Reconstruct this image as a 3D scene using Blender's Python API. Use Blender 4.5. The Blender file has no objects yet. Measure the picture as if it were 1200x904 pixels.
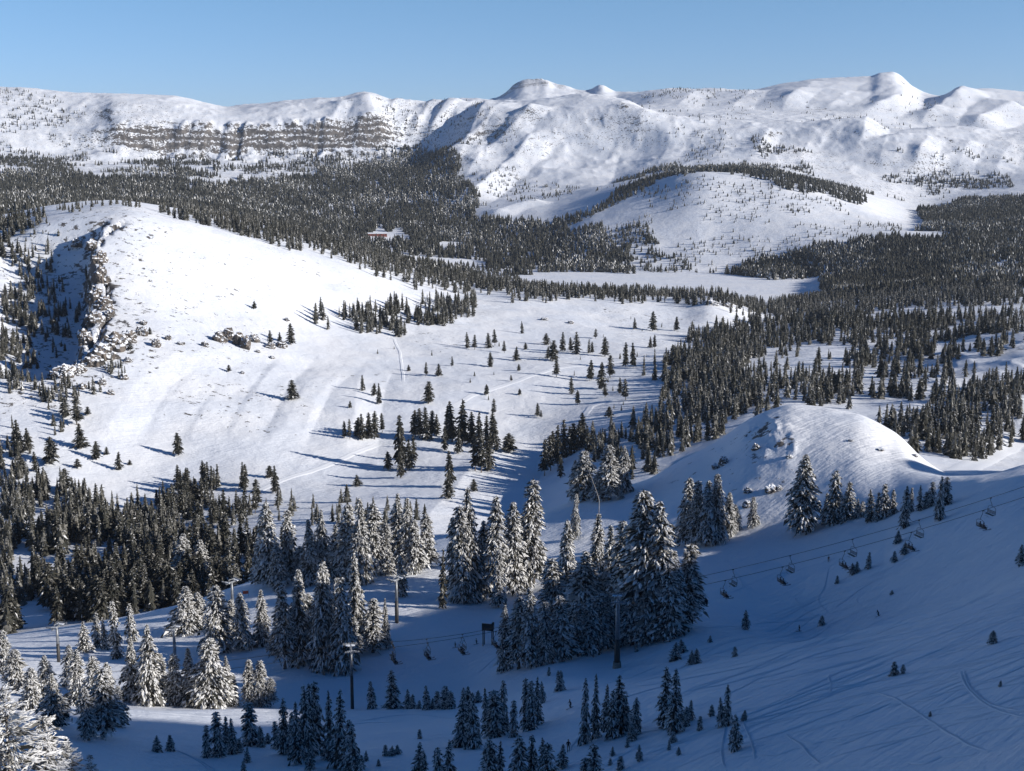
import bpy, bmesh, math, random
import numpy as np
from mathutils import Vector, Matrix

rng = np.random.default_rng(7)
random.seed(7)
scene = bpy.context.scene
COL = scene.collection

# ------------------------------------------------------------------ camera geometry (photo pixels, 1200 x 904)
F, CX, CY, VH = 1500.0, 600.0, 452.0, 185.0
PITCH = math.atan((CY - VH) / F)
CP, SP = math.cos(PITCH), math.sin(PITCH)

def ray(u, v):
    """azimuth and slope of the sight line through a photo pixel"""
    u = np.asarray(u, float); v = np.asarray(v, float)
    dx = u - CX
    dy = F * CP - (v - CY) * SP
    dz = -F * SP - (v - CY) * CP
    return np.arctan2(dx, dy), dz / np.hypot(dx, dy)

def project(x, y, z):
    depth = y * CP - z * SP
    up = y * SP + z * CP
    depth = np.where(depth < 1e-3, 1e-3, depth)
    return CX + F * x / depth, CY - F * up / depth

# ------------------------------------------------------------------ noise
def _hash(ix, iy, seed):
    h = (ix.astype(np.int64) * 374761393 + iy.astype(np.int64) * 668265263 + seed * 982451653) & 0xFFFFFFFF
    h = ((h ^ (h >> 13)) * 1274126177) & 0xFFFFFFFF
    return ((h ^ (h >> 16)) & 0xFFFF) / 65535.0

def vnoise(x, y, seed=0):
    ix = np.floor(x); iy = np.floor(y)
    fx = x - ix; fy = y - iy
    fx = fx * fx * fx * (fx * (fx * 6 - 15) + 10); fy = fy * fy * fy * (fy * (fy * 6 - 15) + 10)
    a = _hash(ix, iy, seed); b = _hash(ix + 1, iy, seed); c = _hash(ix, iy + 1, seed); d = _hash(ix + 1, iy + 1, seed)
    return (a + (b - a) * fx) * (1 - fy) + (c + (d - c) * fx) * fy

def fbm(x, y, scale, octaves=4, seed=0, gain=0.5, ridged=False):
    out = 0.0; amp = 1.0; tot = 0.0; f = 1.0 / scale
    for k in range(octaves):
        ca, sa = math.cos(0.6 * k + 0.3), math.sin(0.6 * k + 0.3)
        n = vnoise((x * ca - y * sa) * f + 13.7 * k, (x * sa + y * ca) * f - 7.1 * k, seed + k) * 2 - 1
        if ridged:
            n = 1 - 2 * np.abs(n)
        out = out + amp * n; tot += amp; amp *= gain; f *= 2.03
    return out / tot

def smooth(a, b, x):
    t = np.clip((x - a) / (b - a), 0, 1)
    return t * t * (3 - 2 * t)

def pchip(x, y, xi):
    x = np.asarray(x, float); y = np.asarray(y, float)
    h = np.diff(x); d = np.diff(y) / h
    m = np.zeros_like(y)
    if len(x) > 2:
        w1 = 2 * h[1:] + h[:-1]; w2 = h[1:] + 2 * h[:-1]
        ok = d[:-1] * d[1:] > 0
        with np.errstate(divide='ignore', invalid='ignore'):
            hm = (w1 + w2) / (w1 / d[:-1] + w2 / d[1:])
        m[1:-1] = np.where(ok, hm, 0)
    m[0] = d[0]; m[-1] = d[-1]
    xc = np.clip(xi, x[0], x[-1])
    k = np.clip(np.searchsorted(x, xc, side='right') - 1, 0, len(x) - 2)
    t = (xc - x[k]) / h[k]
    t2 = t * t; t3 = t2 * t
    return (2*t3 - 3*t2 + 1) * y[k] + (t3 - 2*t2 + t) * h[k] * m[k] + (-2*t3 + 3*t2) * y[k+1] + (t3 - t2) * h[k] * m[k+1]

# ------------------------------------------------------------------ terrain: crest and foot lines of the landscape (pixel u, v and distance in metres)
LINES = [
 [(-300,960,150),(0,930,160),(300,910,180),(600,904,172),(900,904,140),(1200,904,112),(1500,860,95)],
 [(-300,880,200),(0,842,215),(150,836,240),(300,835,262),(420,834,270),(530,832,262),(600,832,238),(668,826,220),(800,815,200),(1000,815,170),(1200,800,150),(1500,720,140)],
 [(-300,820,300),(0,806,300),(150,828,285),(300,829,296),(420,826,300),(530,813,300),(650,790,275),(723,782,282),(850,765,270),(1000,742,260),(1200,700,230),(1500,600,220)],
 [(-300,760,430),(0,756,415),(100,752,405),(200,752,390),(300,754,370),(413,770,340),(520,750,350),(600,732,360),(700,722,350),(800,712,335),(940,738,325),(1030,716,315),(1200,660,290),(1500,500,300)],
 [(-300,755,460),(0,749,460),(200,718,450),(300,692,440),(420,684,420),(500,690,410),(600,680,420),(700,650,440),(800,640,430),(930,622,425),(1020,600,420),(1100,573,420),(1200,561,400),(1500,505,400)],
 [(-300,753,490),(0,747,490),(100,733,488),(200,712,485),(300,682,475),(420,654,485),(500,640,505),(600,618,510),(700,585,525),(760,570,530),(800,548,535),(840,525,540),(880,496,545),(905,484,548),(930,478,550),(1000,488,540),(1050,513,530),(1090,545,515),(1110,556,500),(1150,557,470),(1200,546,450),(1500,510,450)],
 [(-300,740,600),(0,735,600),(200,705,600),(400,655,620),(600,616,650),(700,592,660),(800,560,720),(930,520,720),(1050,535,680),(1110,556,600),(1200,560,600),(1500,560,600)],
 [(-300,695,700),(0,690,700),(200,650,720),(400,606,760),(600,585,800),(700,545,850),(800,510,900),(930,480,930),(1050,490,900),(1200,520,850),(1500,520,850)],
 [(-300,620,840),(0,612,840),(200,592,860),(300,577,870),(400,562,900),(520,540,950),(600,520,1000),(700,490,1050),(800,470,1080),(1000,452,1100),(1200,468,1050),(1500,470,1050)],
 [(-300,500,1000),(0,500,1000),(200,482,1040),(343,464,1100),(450,455,1150),(600,440,1230),(700,430,1300),(800,420,1350),(900,412,1400),(1000,408,1400),(1100,412,1350),(1200,405,1300),(1500,400,1300)],
 [(-300,380,1250),(0,380,1250),(150,358,1300),(300,378,1330),(400,395,1360),(500,400,1400),(600,400,1450),(700,392,1550),(800,390,1600),(900,390,1650),(1000,382,1700),(1100,385,1650),(1200,380,1600),(1500,370,1600)],
 [(-300,290,1700),(0,266,1680),(60,250,1650),(140,242,1620),(200,256,1620),(300,284,1640),(400,310,1680),(500,338,1720),(560,350,1740),(700,352,1800),(800,356,1850),(830,352,1850),(900,370,1900),(1000,364,2000),(1200,352,2000),(1500,350,2000)],
 [(-300,272,2000),(0,252,2000),(60,242,2000),(140,235,2000),(200,243,2000),(300,262,2050),(400,288,2050),(500,315,2100),(600,337,2150),(700,345,2200),(800,350,2250),(900,360,2250),(1000,350,2300),(1200,336,2350),(1500,330,2350)],
 [(-300,262,2600),(0,258,2600),(140,258,2600),(300,300,2600),(500,338,2650),(700,347,2680),(850,348,2690),(960,346,2700),(1080,338,2700),(1200,326,2700),(1500,320,2700)],
 [(-300,243,3400),(0,243,3400),(200,252,3400),(400,294,3400),(600,317,3350),(750,317,3350),(900,319,3300),(960,326,3150),(1050,315,3100),(1200,303,3100),(1500,300,3100)],
 [(-300,228,4200),(0,228,4200),(200,231,4300),(400,260,4300),(550,268,4200),(640,279,3900),(700,269,3800),(760,258,3800),(830,249,3800),(900,249,3800),(1000,258,3800),(1080,270,3700),(1200,265,3900),(1500,262,3900)],
 [(-300,205,4900),(0,207,4900),(200,208,5000),(400,225,4900),(550,240,4700),(640,236,4550),(700,226,4450),(760,213,4350),(830,200,4250),(900,203,4300),(1000,232,4200),(1080,258,4200),(1200,238,4500),(1500,230,4500)],
 [(-300,192,5300),(0,195,5300),(200,196,5400),(400,205,5300),(550,214,5200),(640,222,4900),(700,211,4850),(760,203,4800),(830,200,4700),(900,206,4700),(1000,222,4700),(1080,236,4800),(1200,218,5000),(1500,210,5000)],
 [(-300,172,5800),(0,177,5800),(150,180,5800),(300,181,5800),(400,179,5800),(480,186,5750),(560,190,5500),(640,182,5400),(700,180,5380),(760,181,5350),(850,178,5300),(950,180,5300),(1050,186,5300),(1200,188,5400),(1500,180,5400)],
 [(-300,150,6000),(0,155,6000),(110,156,5920),(150,152,5850),(300,152,5850),(420,155,5860),(480,160,5950),(560,150,5850),(640,131,5800),(700,126,5790),(735,124,5760),(785,136,5700),(850,142,5700),(950,145,5700),(1050,152,5700),(1120,150,5800),(1200,156,5900),(1500,150,5900)],
 [(-300,100,6800),(0,103,6800),(100,110,6800),(200,114,6800),(240,123,6800),(265,128,6800),(300,124,6700),(340,119,6600),(400,115,6500),(430,109,6450),(460,117,6450),(500,121,6450),(550,117,6450),(590,119,6350),(640,117,6300),(690,111,6250),(720,115,6200),(740,121,6250),(770,137,6200),(850,140,6100),(950,145,6000),(1050,157,6000),(1200,163,6200),(1500,160,6200)],
 [(-300,115,7400),(0,115,7400),(265,136,7400),(430,122,7200),(640,127,7200),(740,126,7000),(800,128,6900),(900,130,6900),(1000,132,6900),(1100,148,6900),(1200,150,7000),(1500,145,7000)],
 [(-300,112,9000),(0,108,9000),(260,132,9000),(270,126,9000),(300,123,9000),(330,127,9000),(430,125,9000),(540,125,9500),(580,118,9800),(600,107,9800),(616,98.5,9800),(628,98,9800),(640,96,9800),(648,100,9750),(662,102,9700),(676,107,9600),(690,108,9500),(704,101,9500),(722,110,9300),(740,110,8800),(790,106,8400),(830,106,8300),(880,107,8200),(920,99,8200),(960,94,8200),(1000,92,8200),(1022,91,8200),(1030,87.5,8200),(1046,87,8200),(1060,95,8200),(1066,101,8200),(1078,108,8200),(1090,112,8000),(1105,113,7900),(1125,106,7800),(1150,104,7800),(1200,108,7800),(1500,112,7800)],
]

azi = np.concatenate([np.radians(np.linspace(-62, -24.6, 50)[:-1]), np.radians(np.linspace(-24.6, 24.6, 960)), np.radians(np.linspace(24.6, 118, 120)[1:])])
dist = np.concatenate([np.geomspace(8, 120, 50)[:-1], np.geomspace(120, 3500, 760)[:-1], np.geomspace(3500, 8300, 300)[:-1], np.geomspace(8300, 13500, 60)])
NA, NR = len(azi), len(dist)
LIM = math.radians(38)
ac = np.clip(azi, -LIM, LIM)
KR, KZ = [np.full(NA, 7.9)], [np.full(NA, -4.2)]
for ln in LINES:
    a = np.array(ln, float)
    th, tt = ray(a[:, 0], a[:, 1])
    r = pchip(th, np.log(a[:, 2]), ac); t = pchip(th, tt, ac)
    KR.append(np.exp(r)); KZ.append(np.exp(r) * t)
KR.append(np.full(NA, 13600.)); KZ.append(np.full(NA, -400.))
KR = np.array(KR); KZ = np.array(KZ)
for k in range(1, len(KR)):
    KR[k] = np.maximum(KR[k], KR[k-1] * 1.012)
Z = np.empty((NA, NR))
ld = np.log(dist)
for i in range(NA):
    Z[i] = pchip(np.log(KR[:, i]), KZ[:, i], ld)
# soften the joints between the lines a little
def blur(A, n, axis):
    for _ in range(n):
        B = A.copy()
        sl = [slice(None)] * 2; a = list(sl); b = list(sl); c = list(sl)
        a[axis] = slice(0, -2); b[axis] = slice(1, -1); c[axis] = slice(2, None)
        B[tuple(b)] = (A[tuple(a)] + 2 * A[tuple(b)] + A[tuple(c)]) / 4
        A = B
    return A
Z = blur(Z, 6, 1); Z = blur(Z, 8, 0)
X = np.sin(azi)[:, None] * dist[None, :]
Y = np.cos(azi)[:, None] * dist[None, :]
R = np.broadcast_to(dist[None, :], Z.shape)
A_ = np.broadcast_to(azi[:, None], Z.shape)
U0, V0 = project(X, Y, Z)

def hit(u, v, rmin=20., rmax=13000., ZZ=None):
    """first ground point on the sight line through a pixel"""
    ZZ = Z if ZZ is None else ZZ
    th, t = ray(u, v)
    fi = np.interp(th, azi, np.arange(NA)); i0 = min(int(fi), NA - 2); w = fi - i0
    zc = ZZ[i0] * (1 - w) + ZZ[i0 + 1] * w
    tc = zc / dist
    m = (dist >= rmin) & (dist <= rmax)
    idx = np.nonzero(m & (tc >= t))[0]
    if len(idx) == 0:
        sel = np.nonzero(m)[0]
        j = sel[np.argmax(tc[sel])]
        r = dist[j]
    else:
        j = idx[0]
        if j > 0 and tc[j-1] < t:
            q = (t - tc[j-1]) / (tc[j] - tc[j-1]); r = dist[j-1] + q * (dist[j] - dist[j-1])
        else:
            r = dist[j]
    z = float(np.interp(r, dist, zc))
    return float(np.sin(th) * r), float(np.cos(th) * r), z, float(r)

def ground(x, y):
    """ground height at world points (bilinear on the polar sheet)"""
    x = np.asarray(x, float); y = np.asarray(y, float)
    fi = np.interp(np.arctan2(x, y), azi, np.arange(NA)); fj = np.interp(np.hypot(x, y), dist, np.arange(NR))
    i = np.clip(fi.astype(int), 0, NA - 2); j = np.clip(fj.astype(int), 0, NR - 2)
    a = fi - i; b = fj - j
    return (Z[i, j]*(1-a)*(1-b) + Z[i+1, j]*a*(1-b) + Z[i, j+1]*(1-a)*b + Z[i+1, j+1]*a*b)

def seg_dist(px, py, pts):
    """distance to a polyline, side (+ to the right of its direction) and position along it 0..1"""
    best = np.full(px.shape, 1e9); side = np.zeros(px.shape); along = np.zeros(px.shape)
    L = [math.hypot(b[0]-a[0], b[1]-a[1]) for a, b in zip(pts, pts[1:])]; tot = sum(L); acc = 0
    for (a, b), l in zip(zip(pts, pts[1:]), L):
        dx, dy = b[0]-a[0], b[1]-a[1]
        t = np.clip(((px-a[0])*dx + (py-a[1])*dy) / (l*l), 0, 1)
        d = np.hypot(px-a[0]-t*dx, py-a[1]-t*dy)
        m = d < best
        best = np.where(m, d, best)
        side = np.where(m, np.sign((px-a[0])*dy - (py-a[1])*dx), side)
        along = np.where(m, (acc + t*l)/tot, along)
        acc += l
    return best, side, along

def region(pts, margin):
    xs = [p[0] for p in pts]; ys = [p[1] for p in pts]
    return (X > min(xs)-margin) & (X < max(xs)+margin) & (Y > min(ys)-margin) & (Y < max(ys)+margin)

def spur(pix, amp, wl, wr, rmin, rmax=13000, ends=(0.0, 0.0), power=1.0):
    """a ridge (amp > 0) or gully (amp < 0) along a line traced on the ground; wl, wr: width of its two flanks in metres"""
    global Z
    pts = [hit(u, v, rmin, rmax)[:2] for u, v in pix]
    m = region(pts, max(wl, wr))
    x, y = X[m], Y[m]
    wob = fbm(x, y, 220, 3, 91) * 0.25 * min(wl, wr)
    d, s, al = seg_dist(x, y, pts)
    w = np.where(s > 0, wr, wl)
    d = np.clip(d + wob * np.clip(d / w, 0, 1), 0, None)
    prof = np.clip(1 - d / w, 0, 1) ** power
    e0, e1 = ends
    tap = (smooth(-0.01, 0.18, al) if e0 == 0 else 1) * (1 - smooth(0.75, 1.01, al) if e1 == 0 else 1)
    Z[m] += amp * prof * tap * (0.9 + 0.25 * fbm(x, y, 160, 2, 5))

# spurs and gullies of the far range
M0 = 4600
spur([(592,121),(572,150),(548,185),(530,212)], 36, 95, 230, M0)
spur([(636,124),(600,160),(565,195),(540,222)], 42, 100, 280, M0)
spur([(650,150),(622,168),(590,205),(535,246)], 46, 100, 320, M0)
spur([(560,160),(535,178),(515,196)], 24, 80, 160, M0)
spur([(640,235),(600,246),(570,258)], 22, 80, 240, 4300)
for u0 in (405, 470, 487, 512, 531, 574):
    spur([(u0, 121), (u0 - 17, 145), (u0 - 32, 172)], 20, 60, 110, M0)
for u0, v0, du in ((800,148,30),(858,148,25),(905,150,22),(962,152,28),(1046,160,18),(1092,164,22),(1140,166,20),(1187,168,24)):
    spur([(u0, v0), (u0 - du * .5, v0 + 18), (u0 - du, v0 + 30 + du * .5)], 10 + (u0 * 7 % 11), 55 + u0 % 30, 160 + u0 % 90, M0)
for u0 in (820, 885, 945, 1000):
    spur([(u0, 108), (u0 - 14, 118), (u0 - 30, 130)], 24, 110, 300, 6800)
spur([(770,150),(726,178),(716,205),(700,232)], -32, 220, 220, M0)
spur([(690,160),(660,185),(648,200)], -22, 160, 160, M0)
spur([(545,120),(515,145),(495,168)], 30, 85, 180, M0)
spur([(500,122),(478,145),(462,165)], 28, 85, 180, M0)
spur([(430,112),(438,135),(430,160)], 26, 100, 200, M0)
spur([(1075,112),(1045,128),(1005,147)], 45, 130, 260, 6800)
spur([(1140,106),(1110,128),(1075,150)], 62, 150, 330, 6800)
spur([(1200,125),(1165,140),(1135,163)], 62, 150, 330, 6800)
spur([(960,96),(930,115),(880,128)], 25, 300, 300, 6800)
spur([(1018,148),(1012,165),(998,186)], 44, 90, 260, M0)
spur([(1030,160),(1080,180),(1110,200)], 25, 200, 250, M0)
spur([(640,99),(612,112),(590,122)], 50, 400, 500, 8800)
spur([(900,160),(880,185),(870,205)], 18, 200, 250, M0)
spur([(150,152),(135,175),(130,190)], 20, 150, 200, M0)
# gully below the open slope and ribs running down it
spur([(664,492),(640,525),(618,575),(602,625)], -13, 38, 55, 560)
for k, (u0, u1) in enumerate([(300, 205), (330, 255), (372, 300), (250, 150), (430, 350), (462, 440)]):
    spur([(u0, 400 + 6*k), ((u0+u1)/2, 455), (u1, 520 + 4*k)], -2.2 - 0.7 * (k % 3), 30 + 6 * (k % 2), 24, 800, 1500)
# the dark cliff on the near side of the snow dome and the lower ground below it
def step(pix, drop, face, fade, rmin, rmax):
    pts = [hit(u, v, rmin, rmax)[:2] for u, v in pix]
    m = region(pts, fade)
    x, y = X[m], Y[m]
    d, s, al = seg_dist(x, y, pts)
    d = d + fbm(x, y, 60, 3, 17) * 18 - 2 + fbm(x, y, 18, 3, 18, .6) * 8
    d = d * np.where(s < 0, 1, -1)
    tap = smooth(0.0, 0.15, al) * (1 - smooth(0.85, 1.0, al))
    Z[m] -= drop * tap * smooth(0, face, d) * (1 - smooth(face * 2, fade, d))
    return pts
CLIFF = step([(52,455),(85,432),(112,400),(126,365),(122,325),(112,292),(128,268),(150,256)], 40, 18, 190, 900, 1750)

# slope that climbs beyond the frame on the sunny side: the crest whose shade covers the ski runs
RIDGE = [(150,-420,125),(330,-130,112),(398,20,100),(402,87,86),(405,130,55),(405,152,49),(405,180,46),(405,212,37),(405,290,16),(404,345,-16),(400,405,-18),(400,421,-36),(402,455,-45),(410,500,-55),(430,640,-120)]
rp = [(p[0], p[1]) for p in RIDGE]
m = (X > 20) & (R < 1200)
d, s, al = seg_dist(X[m], Y[m], rp)
Ls = np.cumsum([0] + [math.hypot(b[0]-a[0], b[1]-a[1]) for a, b in zip(rp, rp[1:])]); Ls /= Ls[-1]
hc = pchip(Ls, [p[2] for p in RIDGE], al)
zr = hc - np.hypot(d, 14) * 0.50 + 7
k_ = 10.0
zz = Z[m]
hh = np.clip(0.5 + 0.5 * (zr - zz) / k_, 0, 1)
outside = smooth(math.radians(21.5), math.radians(25), A_[m])
Z[m] = zz + outside * ((zz * (1 - hh) + zr * hh + k_ * hh * (1 - hh)) - zz)

# roughness by distance
U1, V1 = project(X, Y, Z)
far = smooth(4300, 5600, R)
mid = smooth(600, 900, R) * (1 - far)
near = 1 - smooth(500, 700, R)
Z += far * (fbm(X, Y, 620, 4, 21, 0.5, True) * 9.5 * (1 - .8 * np.exp(-((U1 - 720) / 140) ** 2)) + fbm(X, Y, 90, 4, 22, 0.6) * 4.5 + np.clip(fbm(X, Y, 150, 3, 23, 0.6, True), 0, 1) * 7 + smooth(7400, 8200, R) * (fbm(X, Y, 330, 4, 24, 0.6, True) * 16 + fbm(X, Y, 95, 3, 25, 0.6, True) * 7)) * np.clip(1 - 0.5 * smooth(6200, 7000, R), 0, 1)
Z += mid * (fbm(X, Y, 190, 3, 31) * 4.6 + fbm(X, Y, 42, 4, 32) * 1.1)
Z += near * (fbm(X, Y, 34, 3, 41) * 0.9 + fbm(X, Y, 7, 2, 42) * 0.12)
# hummocky granite ground beyond the knoll
hum = smooth(1010, 1080, U1) * smooth(380, 400, V1) * (1 - smooth(520, 545, V1)) * smooth(750, 850, R) * (1 - smooth(1900, 2200, R))
Z += hum * np.maximum(fbm(X, Y, 85, 3, 55, 0.45, True), -0.2) * 6.5
# wind lip and rocks on the knoll
kn = np.exp(-(((U1 - 905) / 40) ** 2 + ((V1 - 515) / 26) ** 2)) * (R > 430) * (R < 560)
Z += kn * fbm(X, Y, 11, 3, 66, 0.5, True) * 1.6
# the frozen lake
lk = (R > 2640) & (R < 3420) & (U1 > 540) & (U1 < 1000)
LAKE = -290.0
shore = smooth(560, 600, U1 + 12 * fbm(X, Y, 200, 2, 71)) * (1 - smooth(945, 965, U1 + 10 * fbm(X, Y, 90, 2, 72))) * smooth(2600, 2680, R) * (1 - smooth(3330, 3390, R + 30 * fbm(X, Y, 150, 2, 73)))
Z = Z * (1 - shore) + (LAKE + 0.5 * fbm(X, Y, 120, 2, 74)) * shore
# strata of the far cliff band
cb = smooth(95, 150, U1 + 20 * fbm(X, Y, 150, 2, 81)) * (1 - smooth(440, 500, U1)) * smooth(5600, 5760, R) * (1 - smooth(5900, 6000, R))
Z += cb * (fbm(X, Y, 90, 4, 82, 0.6, True) * 15 + np.abs(np.sin(Z / 11.0 + 2 * fbm(X, Y, 200, 2, 83))) * 7 - 14 * smooth(0.35, 0.6, fbm(X, R * 0 + 7.0, 90, 2, 84)))

U, V = project(X, Y, Z)
# slope of the ground
P = np.stack([X, Y, Z], -1)
du = np.empty_like(P); dv = np.empty_like(P)
du[1:-1] = P[2:] - P[:-2]; du[0] = P[1] - P[0]; du[-1] = P[-1] - P[-2]
dv[:, 1:-1] = P[:, 2:] - P[:, :-2]; dv[:, 0] = P[:, 1] - P[:, 0]; dv[:, -1] = P[:, -1] - P[:, -2]
nrm = np.cross(du, dv); nrm /= np.linalg.norm(nrm, axis=-1, keepdims=True) + 1e-9
nrm *= np.sign(nrm[..., 2:3])
steep = 1 - nrm[..., 2]
n1 = fbm(X, Y, 60, 4, 101); n2 = fbm(X, Y, 13, 3, 102); n3 = fbm(X, Y, 28, 3, 103, 0.6)
rock = np.zeros_like(Z)
def blob(u, v, su, sv, r0, r1):
    return np.exp(-(((U - u) / su) ** 2 + ((V - v) / sv) ** 2)) * (R > r0) * (R < r1)
rock = np.maximum(rock, smooth(0.30, 0.5, steep + 0.12 * n2) * (R > 700))
d_, s_, _ = seg_dist(X, Y, CLIFF)
rock = np.maximum(rock, (1 - smooth(14, 40, d_ + 14 * n3)) * smooth(0.06, 0.2, steep + 0.06 * n2))
rock = np.maximum(rock, cb * 1.1 * smooth(0.10, 0.26, steep + 0.10 * n2 + 0.06 * n1))
for (u, v, su, sv, r0, r1, w) in [(905,518,34,18,430,560,.75),(835,540,22,12,430,560,.6),(245,400,10,8,1100,1500,.75),(285,398,26,9,1100,1500,.85),(150,380,26,20,1100,1500,.5),(190,385,20,14,1100,1500,.4),
        (120,405,30,24,1000,1500,.6),(60,440,40,22,950,1400,.5),(905,158,14,6,5000,6200,.7),(1000,155,26,6,5000,6200,.5),(1110,165,22,8,5000,6200,.5),(730,124,9,5,5300,6300,.8),
        (440,165,40,14,5500,6300,.55),(340,185,60,8,5300,6000,.35),(1060,100,12,8,7800,8500,.55),(870,133,30,5,6500,8000,.5),(960,128,26,5,6500,8000,.5),(480,150,40,18,5500,6400,.45),(570,140,40,18,5500,6500,.4)]:
    rock = np.maximum(rock, (.55 if r0 < 2000 else .8) * smooth(0.42, 0.62, w * blob(u, v, su, sv, r0, r1) + 0.42 * n3 + 0.25 * n2))
spk = (.45 + .55 * smooth(-.15, .5, fbm(X, Y, 420, 3, 112))) * (R > 4700) * (1 - smooth(7000, 7600, R)) * (0.26 + 0.6 * smooth(.05, .25, steep)) * (1 - .75 * np.exp(-(((U - 700) / 110) ** 2 + ((V - 175) / 55) ** 2)))
spk = np.maximum(spk, (R > 1000) * (R < 1750) * (0.15 * smooth(-.2, .5, fbm(X, Y, 130, 2, 114)) + 0.30 * blob(140, 400, 70, 45, 1000, 1700) + .22 * blob(70, 350, 45, 70, 1000, 1700) + .2 * blob(280, 400, 40, 12, 1000, 1700) + .14 * blob(240, 340, 90, 60, 1000, 1700)))
spk = np.maximum(spk, .25 * blob(860, 540, 60, 40, 430, 560))
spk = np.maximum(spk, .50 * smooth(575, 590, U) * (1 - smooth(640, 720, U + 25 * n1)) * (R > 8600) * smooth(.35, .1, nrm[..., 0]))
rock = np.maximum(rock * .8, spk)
rock = np.maximum(rock, .62 * (1 - smooth(20, 75, d_ + 22 * n3)) * (0.45 + 0.55 * smooth(.05, .2, steep)) * (R < 1760))
rock = np.maximum(rock, .30 * (1 - smooth(60, 220, d_)) * (s_ < 0) * (R < 1760))
rock = np.clip(rock, 0, 1)

def mesh_from(name, verts, quads, smoothf=True):
    me = bpy.data.meshes.new(name)
    nv, nf = len(verts), len(quads)
    k = quads.shape[1]
    me.vertices.add(nv); me.vertices.foreach_set('co', np.ascontiguousarray(verts, np.float32).ravel())
    me.loops.add(nf * k); me.loops.foreach_set('vertex_index', np.ascontiguousarray(quads, np.int32).ravel())
    me.polygons.add(nf)
    me.polygons.foreach_set('loop_start', np.arange(nf, dtype=np.int32) * k)
    me.polygons.foreach_set('loop_total', np.full(nf, k, np.int32))
    me.polygons.foreach_set('use_smooth', np.full(nf, smoothf, bool))
    me.update(calc_edges=True)
    return me

# ------------------------------------------------------------------ materials
class NT:
    def __init__(s, name):
        s.m = bpy.data.materials.new(name); s.m.use_nodes = True
        s.t = s.m.node_tree; s.n = s.t.nodes; s.l = s.t.links
        s.b = s.n['Principled BSDF']
    def node(s, kind, **kw):
        n = s.n.new(kind)
        for k, v in kw.items():
            if k in n.inputs: n.inputs[k].default_value = v
            else: setattr(n, k, v)
        return n
    def link(s, a, b): s.l.new(a, b)

def noise_mix(nt, vec, scale, c1, c2, lo=0.4, hi=0.6, detail=4):
    n = nt.node('ShaderNodeTexNoise', Scale=scale, Detail=detail)
    if vec is not None: nt.link(vec, n.inputs['Vector'])
    r = nt.node('ShaderNodeMapRange'); r.inputs[1].default_value = lo; r.inputs[2].default_value = hi
    nt.link(n.outputs['Fac'], r.inputs[0])
    mx = nt.node('ShaderNodeMix', data_type='RGBA')
    mx.inputs['A'].default_value = (*c1, 1); mx.inputs['B'].default_value = (*c2, 1)
    nt.link(r.outputs[0], mx.inputs['Factor'])
    return mx.outputs['Result']

def simple_mat(name, c1, c2=None, rough=0.7, scale=3.0, metal=0.0):
    nt = NT(name)
    tc = nt.node('ShaderNodeTexCoord')
    out = noise_mix(nt, tc.outputs['Object'], scale, c1, c2 or tuple(0.75 * c for c in c1))
    nt.link(out, nt.b.inputs['Base Color']); nt.b.inputs['Roughness'].default_value = rough; nt.b.inputs['Metallic'].default_value = metal
    return nt.m

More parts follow.
